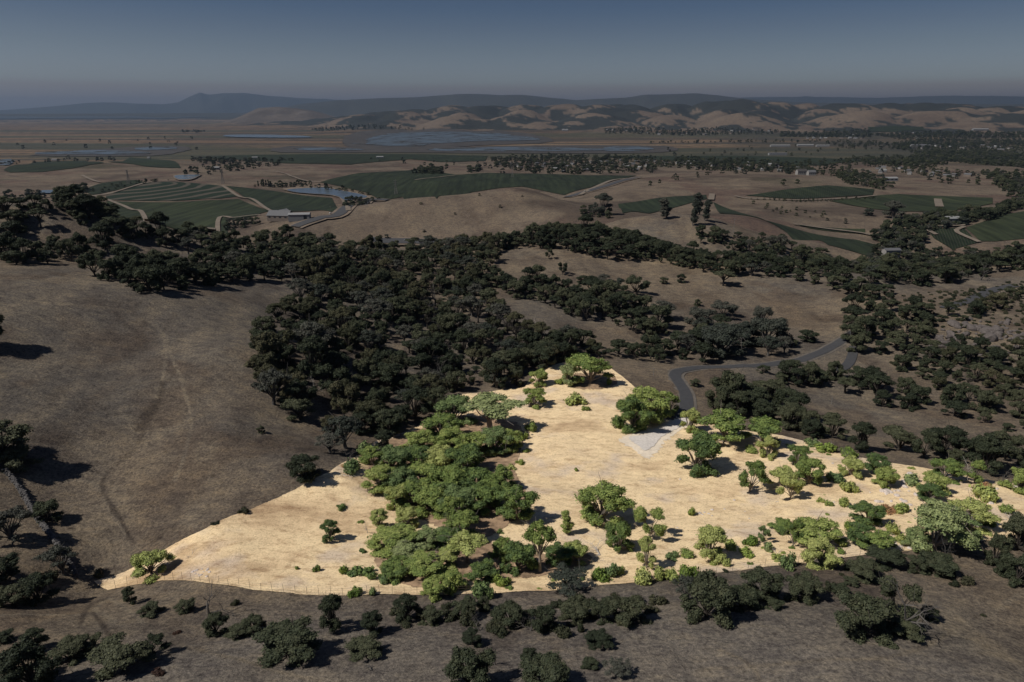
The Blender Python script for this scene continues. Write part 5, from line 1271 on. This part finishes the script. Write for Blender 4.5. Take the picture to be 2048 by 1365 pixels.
logs_px(1785,1096,46,2,B_DEAD,'white branch heap near the largest pale tree',.1)
logs_px(1962,1060,36,0,B_DEAD,'grey branch heap at the right end of the straw',.4)
logs_px(1668,1095,34,1,B_DEAD,'grey fallen limbs below the wide crown at the lower edge',1.9)
logs_px(1555,1108,26,2,B_DEAD,'small branch heap in front of the leaning trunk',.9)
logs_px(2020,1040,40,1,B_DEAD,'fallen twigs at the right border of the straw',.2)
logs_px(880,1115,44,2,B_DEAD,'bleached branches among the loose stand',2.4)
logs_px(740,1342,40,0,B_DEADD,'dark fallen twigs below the ragged tree',.7)
rock_pale = plain_mat('rock_pale', (.52, .45, .40), .95, .25, 3.0, bmp=.05)
rock_dull = plain_mat('rock_dull', (.100, .086, .080), .95, .35, 2.0, bmp=.08)
def rock_mesh(seed, mat, sub=2):
    rng_ = np.random.default_rng(seed); iv, if_ = ico()
    d = iv.copy(); k = rng_.normal(size=(7, 3)); k /= np.linalg.norm(k, axis=1)[:, None]
    rad = np.ones(len(d))
    for q in k: rad = np.minimum(rad, rng_.uniform(.62, .95) / np.maximum(d @ q, .35))
    d = d * (rad * (1 + rng_.normal(0, .03, len(d))))[:, None] * np.array([1, .8, .6])
    me = bpy.data.meshes.new('rock'); me.from_pydata(d.tolist(), [], if_); me.materials.append(mat); me.update(); return me
RK = [rock_mesh(s, rock_pale) for s in (1, 2, 3, 4)]; RKD = [recol(q, rock_dull) for q in RK]
def rock_px(bx, by, w, label, group=None, meshes=RK, name='boulder'):
    x, y, z, dep, sl = place(bx, by); s = w * sl / FPX / 2
    o = link(name, rg.choice(meshes), None, (x, y, z + s * .12)); o.scale = (s, s, s); o.rotation_euler = (rg.uniform(-.2, .2), rg.uniform(-.2, .2), rg.uniform(0, 6.28))
    return tag(o, label, 'rock', group)
for i in range(16): rock_px(404 + rg.gauss(0, 12), 1145 + rg.gauss(0, 4), rg.uniform(4, 9), 'small pale stone in the scatter right of the lone spreading oak', 'pale stones right of the lone oak')
for bx, by, w in ((1399,1028,10),(1417,1029,7),(1424,1021,8),(1409,1026,6)): rock_px(bx, by, w, 'grey boulder beside the round yellow-green shrub', 'boulders by the round shrub')
for i in range(44):
    rock_px(rg.choice([1775, 1800, 1815, 1830, 1790, 1970, 2000]) + rg.gauss(0, 16), rg.choice([975, 985, 995, 1010]) + rg.gauss(0, 9), rg.uniform(5, 15), 'pale rock of the broken outcrop on the right straw slope', 'rocks of the pale outcrop')
for i in range(24): rock_px(rg.uniform(1350, 1760), rg.uniform(900, 1060), rg.uniform(3, 7), 'small stone lying loose on the straw right of the gravel pad', 'loose stones on the straw')
for i in range(14): rock_px(rg.uniform(1780, 1860), rg.uniform(1085, 1100), rg.uniform(4, 10), 'stone beside the white branch heap', 'stones by the white branch heap')
CRAG = [(1905, 672), (1935, 660), (1962, 655), (1990, 668), (2015, 652), (2035, 680), (1880, 690), (1950, 700), (2000, 705)]
for i in range(120):
    cx_, cy_ = rg.choice(CRAG); bx, by = cx_ + rg.gauss(0, 13), cy_ + rg.gauss(0, 8)
    rs = min(30, max(5, rg.lognormvariate(2.2, .5)))
    o = rock_px(bx, by, rs, ('large' if rs > 15 else 'small' if rs < 8 else 'middling') + ' dull pinkish rock at the ' + where(bx, by, (1860, 640, 2048, 720)) + ' of the craggy outcrop', 'rocks of the craggy hillside', RKD)
    o.scale = (o.scale[0] * rg.uniform(.7, 1.5), o.scale[1] * rg.uniform(.6, 1.2), o.scale[2] * rg.uniform(.5, 1.6)); o.rotation_euler.x += rg.uniform(-.5, .5)
for i in range(20): rock_px(rg.uniform(1950, 2040), rg.uniform(884, 892), rg.uniform(6, 12), 'grey block in the broken wall beyond the right dark row', 'blocks of the broken wall', RKD, name='stone_block')
# dry stone wall
rock_wall = plain_mat('wall_stone', (.085, .08, .078), .95, .4, 2.0)
def dry_wall():
    P = np.array([(14,946),(30,966),(52,1000),(68,1028),(88,1056),(108,1082),(128,1112),(146,1140),(154,1158)], float)
    x, y, z = at(P[:, 0], P[:, 1]); Q = catmull(np.stack([x, y], -1), 14)
    d = np.concatenate([[0], np.cumsum(np.hypot(*np.diff(Q, axis=0).T))]); L = d[-1]
    e = empty('stone_wall', (float(x[0]), float(y[0]), float(z[0]))); tag(e, 'dark dry-stone wall running down the left slope to the field tip', 'wall')
    ms = [q for q in RKD]
    rngw = random.Random(3); V = []; F = []; nv = 0
    t = 0
    while t < L:
        qx = np.interp(t, d, Q[:, 0]); qy = np.interp(t, d, Q[:, 1]); zz = float(ground(qx, qy))
        for lay in range(3):
            for side in (-.35, .0, .35):
                me_ = rngw.choice(ms); s = rngw.uniform(.26, .42); a = rngw.uniform(0, 6.28)
                ox = qx + side * .9 + rngw.uniform(-.12, .12); oy = qy + rngw.uniform(-.2, .2); oz = zz + .12 + lay * .34 + rngw.uniform(-.05, .05)
                ca, sa = math.cos(a), math.sin(a)
                vs = [(ox + (v.co.x * ca - v.co.y * sa) * s - x[0], oy + (v.co.x * sa + v.co.y * ca) * s - y[0], oz + v.co.z * s * 1.1 - z[0]) for v in me_.vertices]
                V += vs; F += [tuple(nv + i for i in p_.vertices) for p_ in me_.polygons]; nv += len(vs)
        t += .62
    me = bpy.data.meshes.new('stones'); me.from_pydata(V, [], F); me.materials.append(rock_wall); me.update()
    o = link('stones', me, e); o['kind'] = 'stuff'
dry_wall()
# fences: steel posts with wire
steel = plain_mat('weathered_steel', (.20, .15, .12), .7, .3, 3.0, metal=.3)
post_mb = MB(); post_mb.box((0, 0, .8), (.038, .038, 1.9)); post_me = post_mb.mesh('post', steel)
def fence(pts, gap, label, hgt=1.0):
    P = np.array(pts, float); x, y, z = at(P[:, 0], P[:, 1]); Q = catmull(np.stack([x, y], -1), 12)
    d = np.concatenate([[0], np.cumsum(np.hypot(*np.diff(Q, axis=0).T))]); t = np.arange(0, d[-1], gap)
    X = np.interp(t, d, Q[:, 0]); Y = np.interp(t, d, Q[:, 1]); Z = ground(X, Y)
    e = empty('wire_fence', (float(X[0]), float(Y[0]), float(Z[0]))); tag(e, label, 'fence')
    for a, b_, c_ in zip(X, Y, Z):
        o = link('post', post_me, e, (a - X[0], b_ - Y[0], c_ - Z[0])); o.scale = (1, 1, hgt * rg.uniform(.9, 1.15)); o.rotation_euler = (rg.uniform(-.06, .06), rg.uniform(-.06, .06), 0)
    mb = MB()
    for hh in (.5, 1.0, 1.4): mb.tube([(a - X[0], b_ - Y[0], c_ - Z[0] + hh * hgt) for a, b_, c_ in zip(X, Y, Z)], [.012] * len(X), 3)
    link('wire', mb.mesh('wire', steel), e)
fence([(232,1178),(262,1171),(300,1164),(345,1161),(400,1164),(460,1174),(540,1184),(620,1190),(700,1192),(800,1191),(900,1189),(1000,1186)], 1.95, 'thin steel-post wire fence along the lower left edge of the pale field')
fence([(205,1154),(260,1138),(330,1098),(400,1062),(450,1040),(500,1018),(560,992),(600,974),(650,948)], 2.2, 'wire fence along the upper left edge between dark hill and pale field')
fence([(1300,1163),(1400,1151),(1500,1138),(1621,1126),(1800,1104),(1979,1081),(2040,1074)], 3.0, 'wire fence hidden in shrubs along the lower right edge')
pole_m = plain_mat('grey_pole', (.16, .15, .14), .8, .2, 1.0)
def pole(px, py, h, label, name='utility_pole'):
    x, y, z, dep, sl = place(px, py); H = h * sl / FPX / math.cos(dep)
    e = empty(name, (x, y, z)); tag(e, label, 'pole')
    mb = MB(); r = max(.12, H * .014); mb.tube([(0, 0, -.5), (0, 0, H)], [r, r * .7], 6); link('mast', mb.mesh('mast', pole_m), e)
    mb = MB(); mb.box((0, 0, H * .93), (H * .22, r, r)); link('crossarm', mb.mesh('crossarm', pole_m), e)
for px, py, h, lab in [(1467,466,26,'pole standing in the vineyard ribbon'), (1307,752,15,'short post on the dark grass above the twin oaks'), (1753,401,10,'pole in the flat valley vineyard, left one'), (1870,413,9,'pole beside the short farm track'), (1950,398,8,'pole in the flat valley vineyard, right one'),
                       (1663,808,12,'slim post on the open slope behind the dark row'), (1316,400,16,'pole on the fallow hill left of the eucalyptus knoll'), (1796,502,10,'small white post at the end of the vineyard ribbon'), (662,432,18,'pole by the highway near the barns'), (912,262,14,'far pole before the tawny range')]:
    pole(px, py, h, lab)
def pylon(px, py, h, label):
    x, y, z, dep, sl = place(px, py); H = h * sl / FPX / math.cos(dep)
    e = empty('transmission_tower', (x, y, z)); tag(e, label, 'pylon')
    B = H * .11; T = H * .03; r = .16 * H / 30 + .10
    def lv(t): w = B + (T - B) * min(1, t / .62); return w
    mb = MB()
    cs = [(1, 1), (-1, 1), (-1, -1), (1, -1)]
    for cx, cy in cs: mb.tube([(cx * lv(t), cy * lv(t), H * t) for t in (0, .2, .4, .62, 1)], [r] * 5, 4)
    link('legs', mb.mesh('legs', pole_m), e)
    mb = MB(); ts = [0, .15, .3, .45, .62, .74, .86, 1]
    for a, b_ in zip(ts, ts[1:]):
        for i in range(4):
            c0, c1 = cs[i], cs[(i + 1) % 4]
            mb.tube([(c0[0] * lv(a), c0[1] * lv(a), H * a), (c1[0] * lv(b_), c1[1] * lv(b_), H * b_)], [r * .6] * 2, 3)
            mb.tube([(c1[0] * lv(a), c1[1] * lv(a), H * a), (c0[0] * lv(b_), c0[1] * lv(b_), H * b_)], [r * .6] * 2, 3)
    link('lattice', mb.mesh('lattice', pole_m), e)
    for t, w in ((.66, .17), (.80, .20), (.94, .14)):
        mb = MB(); mb.tube([(-H * w, 0, H * t), (0, 0, H * t + H * .02), (H * w, 0, H * t)], [r * .6, r, r * .6], 4); link('crossarm', mb.mesh('crossarm', pole_m), e)
pylon(792,389,27,'lattice pylon in front of the broad dark vineyard'); pylon(1025,356,23,'lattice pylon on the far edge of the broad dark vineyard'); pylon(258,369,24,'lattice pylon left of the terraced knoll'); pylon(446,368,24,'lattice pylon above the reservoir, right of the terraced knoll')
# ------------------------------------------------------------------ buildings
wall_w = plain_mat('white_render', (.23, .22, .21), .9, .08, .5); wall_t = plain_mat('tan_wall', (.16, .13, .11), .9, .15, .5)
roof_g = plain_mat('grey_metal_roof', (.105, .105, .11), .6, .12, .8); roof_d = plain_mat('dark_shingle_roof', (.055, .05, .048), .9, .2, .8); roof_w = plain_mat('white_roof', (.21, .21, .21), .7, .1, .5); glass_m = plain_mat('dark_window', (.02, .025, .03), .3, .1, .5)
def house(px, py, L, Wd, H, rz, wm, rm, label, group=None, name='farm_building', cat='building', windows=0, pitch=.32, doors=0):
    x, y, z, dep, sl = place(px, py)
    c_, s_ = math.cos(rz), math.sin(rz)
    cx_ = np.array([x + a * c_ - b_ * s_ for a in (-L/2, L/2) for b_ in (-Wd/2, Wd/2)]); cy_ = np.array([y + a * s_ + b_ * c_ for a in (-L/2, L/2) for b_ in (-Wd/2, Wd/2)])
    z = float(ground(cx_, cy_).max())
    e = empty(name, (x, y, z), rz); tag(e, label, cat, group)
    mb = MB(); mb.box((0, 0, (H - 3) / 2), (L, Wd, H + 3)); R_ = Wd / 2 * pitch * 2
    for sx in (-1, 1): mb.poly([(sx * (L / 2 - .01), -Wd / 2, H), (sx * (L / 2 - .01), Wd / 2, H), (sx * (L / 2 - .01), 0, H + R_)])
    link('wall', mb.mesh('wall', wm), e)
    mb = MB(); o_ = .5; t = .18
    for sy in (-1, 1):
        a = [(-L/2-o_, sy*(Wd/2+o_), H - o_*R_/(Wd/2)), (L/2+o_, sy*(Wd/2+o_), H - o_*R_/(Wd/2)), (L/2+o_, 0, H + R_), (-L/2-o_, 0, H + R_)]
        b2 = [(q[0], q[1], q[2] + t) for q in a]
        k = len(mb.v); mb.v += a + b2
        for f in [(0,1,2,3),(4,5,6,7),(0,1,5,4),(1,2,6,5),(2,3,7,6),(3,0,4,7)]: mb.f.append(tuple(k + q for q in f))
    link('roof', mb.mesh('roof', rm), e)
    for i in range(windows):
        for sy in (-1, 1):
            mb = MB(); mb.box(((i + .5 - windows / 2) * L / windows, sy * (Wd / 2 + .02), H * .55), (L / windows * .4, .1, H * .35)); link('window', mb.mesh('window', glass_m), e)
    if doors:
        mb = MB(); mb.box((L * .3, -(Wd / 2 + .03), H * .4), (4, .1, H * .8)); link('door', mb.mesh('door', glass_m), e)
    return e
house(562,441,30,18,5,-.15,wall_t,roof_g,'grey-roofed open barn by the highway, left of the white shed','', windows=4)
house(600,440,27,14,6,.12,roof_w,roof_w,'white metal shed beside the grey-roofed barn by the highway','', name='shed', pitch=.12, doors=1)
house(567,431,16,9,5,1.2,wall_w,roof_w,'small white house among trees behind the barns','', windows=2)
house(1602,350,26,14,9,.1,wall_w,roof_d,'large pale villa with dark roof on the valley slope','', name='villa', windows=5, pitch=.4); house(1622,351,20,13,8,.1,wall_w,roof_g,'second wing of the pale villa, right one','', name='villa', windows=4, pitch=.4)
for px, py, L, Wd, rz, wm, rm, lab in [(1560,294,120,18,.02,roof_w,roof_w,'long white greenhouse row in the far plain, left'), (1610,293,100,18,-.02,roof_w,roof_w,'long white greenhouse row in the far plain, middle'), (1645,294,80,14,.0,roof_w,roof_w,'long white greenhouse row in the far plain, right'),
    (1840,294,110,30,.0,roof_w,roof_g,'big pale warehouse block in the far town'), (1960,262,130,26,.0,roof_w,roof_w,'white shed row at the foot of the range'), (1555,311,90,16,.05,roof_w,roof_g,'pale shed row before the far vineyard'), (760,317,30,14,.1,roof_w,roof_w,'white farm house on the long vineyard band'),
    (510,318,24,12,.2,wall_w,roof_w,'white building left of the long vineyard band'), (298,318,10,10,0,wall_w,roof_w,'small white tower house left of the pylon'), (1780,362,30,14,.1,roof_w,roof_w,'white roofed house in the right valley settlement'), (1780,516,14,7,.1,wall_w,roof_g,'pale roof among the trees at the valley road'),
    (1905,448,26,12,.1,wall_w,roof_w,'pale sheds behind the creek trees'), (432,340,20,12,.2,wall_w,roof_w,'white barn left of the small pond'), (110,322,22,10,0,roof_w,roof_w,'white house on the left dark vineyard'), (1130,262,60,30,0,roof_w,roof_w,'far white building at the foot of the hills')]:
    house(px, py, L, Wd, 6 if L < 60 else 9, rz, wm, rm, lab, name='farm_building' if L < 60 else 'warehouse', pitch=.2, windows=3 if L < 40 else 0)
TOWN = [([(995,322),(1330,322),(1340,342),(1180,346),(1010,340)], 46, 'small pale house among the trees of the nearer valley town'), ([(1350,322),(1500,326),(1640,345),(1500,342),(1360,338)], 22, 'small pale house right of the nearer valley town'),
        ([(1720,335),(1900,342),(1990,352),(1880,356),(1740,348)], 20, 'small house of the settlement in the right valley'), ([(1780,296),(2000,292),(2040,302),(1850,304)], 20, 'small house of the far town at the right'), ([(1200,263),(1400,258),(1560,266),(1400,271),(1210,270)], 24, 'tiny pale house at the foot of the tawny range'),
        ([(1560,272),(1730,268),(1960,268),(1960,274),(1600,280)], 18, 'tiny pale building along the far plain')]
rng = np.random.default_rng(21)
for poly, cnt, lab in TOWN:
    P = fill(poly, 22 if 'tiny' not in lab else 60, rng); rg.shuffle(P)
    for a, b_ in P[:cnt]:
        big_ = 1.9 if 'tiny' in lab or 'far' in lab else 1.1
        L, Wd, rz = rg.uniform(11, 18) * big_, rg.uniform(8, 11) * big_, rg.uniform(0, 3.14); z = float(ground(a, b_))
        e = empty('house', (a, b_, z + .2), rz); tag(e, lab, 'house', lab.replace('house', 'houses').replace('building', 'buildings'))
        mb = MB(); H = 4.0 * big_; mb.box((0, 0, H / 2 - .5), (L, Wd, H + 1)); link('wall', mb.mesh('wall', rg.choice([wall_w, wall_t, wall_w])), e)
        mb = MB(); R_ = Wd * .28
        for sy in (-1, 1): mb.poly([(-L/2-.4, sy*(Wd/2+.4), H), (L/2+.4, sy*(Wd/2+.4), H), (L/2+.4, 0, H+R_), (-L/2-.4, 0, H+R_)])
        for sx in (-1, 1): mb.poly([(sx*L/2, -Wd/2, H), (sx*L/2, Wd/2, H), (sx*L/2, 0, H+R_)])
        link('roof', mb.mesh('roof', rg.choice([roof_g, roof_d, roof_w, roof_g])), e)
# poplars by the reservoir
for i, (px, py) in enumerate([(517,374),(523,373),(528,374),(533,373),(538,374),(542,374)]):
    x, y, z, dep, sl = place(px, py)
    add_tree(x, y, z, 'column', 5.0 + (i % 3), 13 + (i * 7 % 5), 'd', 'slim dark poplar in the short row left of the reservoir', 'poplars left of the reservoir', name='poplar_tree')
# cars on the highway
def car(px, py, col, label, rz):
    x, y, z, dep, sl = place(px, py)
    e = empty('car', (x, y, z + 2.2), rz); tag(e, label, 'car')
    pm = plain_mat('car_paint', col, .35, .03, 1.0)
    V = [(-2.3,.35),(2.3,.35),(2.35,.8),(1.2,.95),(.55,1.45),(-1.2,1.45),(-1.9,1.0),(-2.35,.9)]
    mb = MB(); k = len(V)
    for w in (-.9, .9): mb.v += [(a, w, b_) for a, b_ in V]
    mb.f.append(tuple(range(k))[::-1] if False else tuple(range(k))); mb.f.append(tuple(range(k, 2 * k))[::-1])
    for i in range(k): mb.f.append((i, (i + 1) % k, k + (i + 1) % k, k + i))
    link('body', mb.mesh('body', pm), e)
    mb = MB(); mb.box((-.3, 0, 1.2), (1.9, 1.84, .36)); link('windows', mb.mesh('windows', glass_m), e)
    for a in (-1.4, 1.4):
        for b_ in (-.8, .8):
            mb = MB(); mb.tube([(a, b_ - .12, .34), (a, b_ + .12, .34)], [.34, .34], 10); link('wheel', mb.mesh('wheel', glass_m), e)
car(662,431,(.45,.45,.45),'white car on the highway behind the barns',.6); car(700,416,(.05,.05,.06),'dark car farther up the highway bend',.6); car(812,485,(.45,.45,.45),'white car on the highway below the bald hill',0); car(880,486,(.3,.3,.32),'grey car right of the white one below the bald hill',0)
car(1170,386,(.3,.3,.3),'grey car on the distant highway climb',.5)
# ------------------------------------------------------------------ haze
hz = bpy.data.meshes.new('haze')
X0, Y0, Z0, Z1 = 70000, 70000, -12.0, 1500.0
mb = MB(); mb.box((0, 0, (Z0 + Z1) / 2), (2 * X0, 2 * Y0, Z1 - Z0))
m = bpy.data.materials.new('haze_air'); m.use_nodes = True; nt = m.node_tree; nt.nodes.clear()
out = nt.nodes.new('ShaderNodeOutputMaterial'); pv = nt.nodes.new('ShaderNodeVolumePrincipled')
pv.inputs['Color'].default_value = HAZE_COLOR + (1,); pv.inputs['Density'].default_value = HAZE_DENSITY; pv.inputs['Anisotropy'].default_value = .3
nt.links.new(pv.outputs[0], out.inputs['Volume'])
tag(link('haze', mb.mesh('haze', m)), 'thin bluish air over the whole valley', kind='stuff')
print('done', time.time() - T0, 'objects', len(bpy.data.objects))

print('unique mesh faces', sum(len(m_.polygons) for m_ in bpy.data.meshes if m_.users))
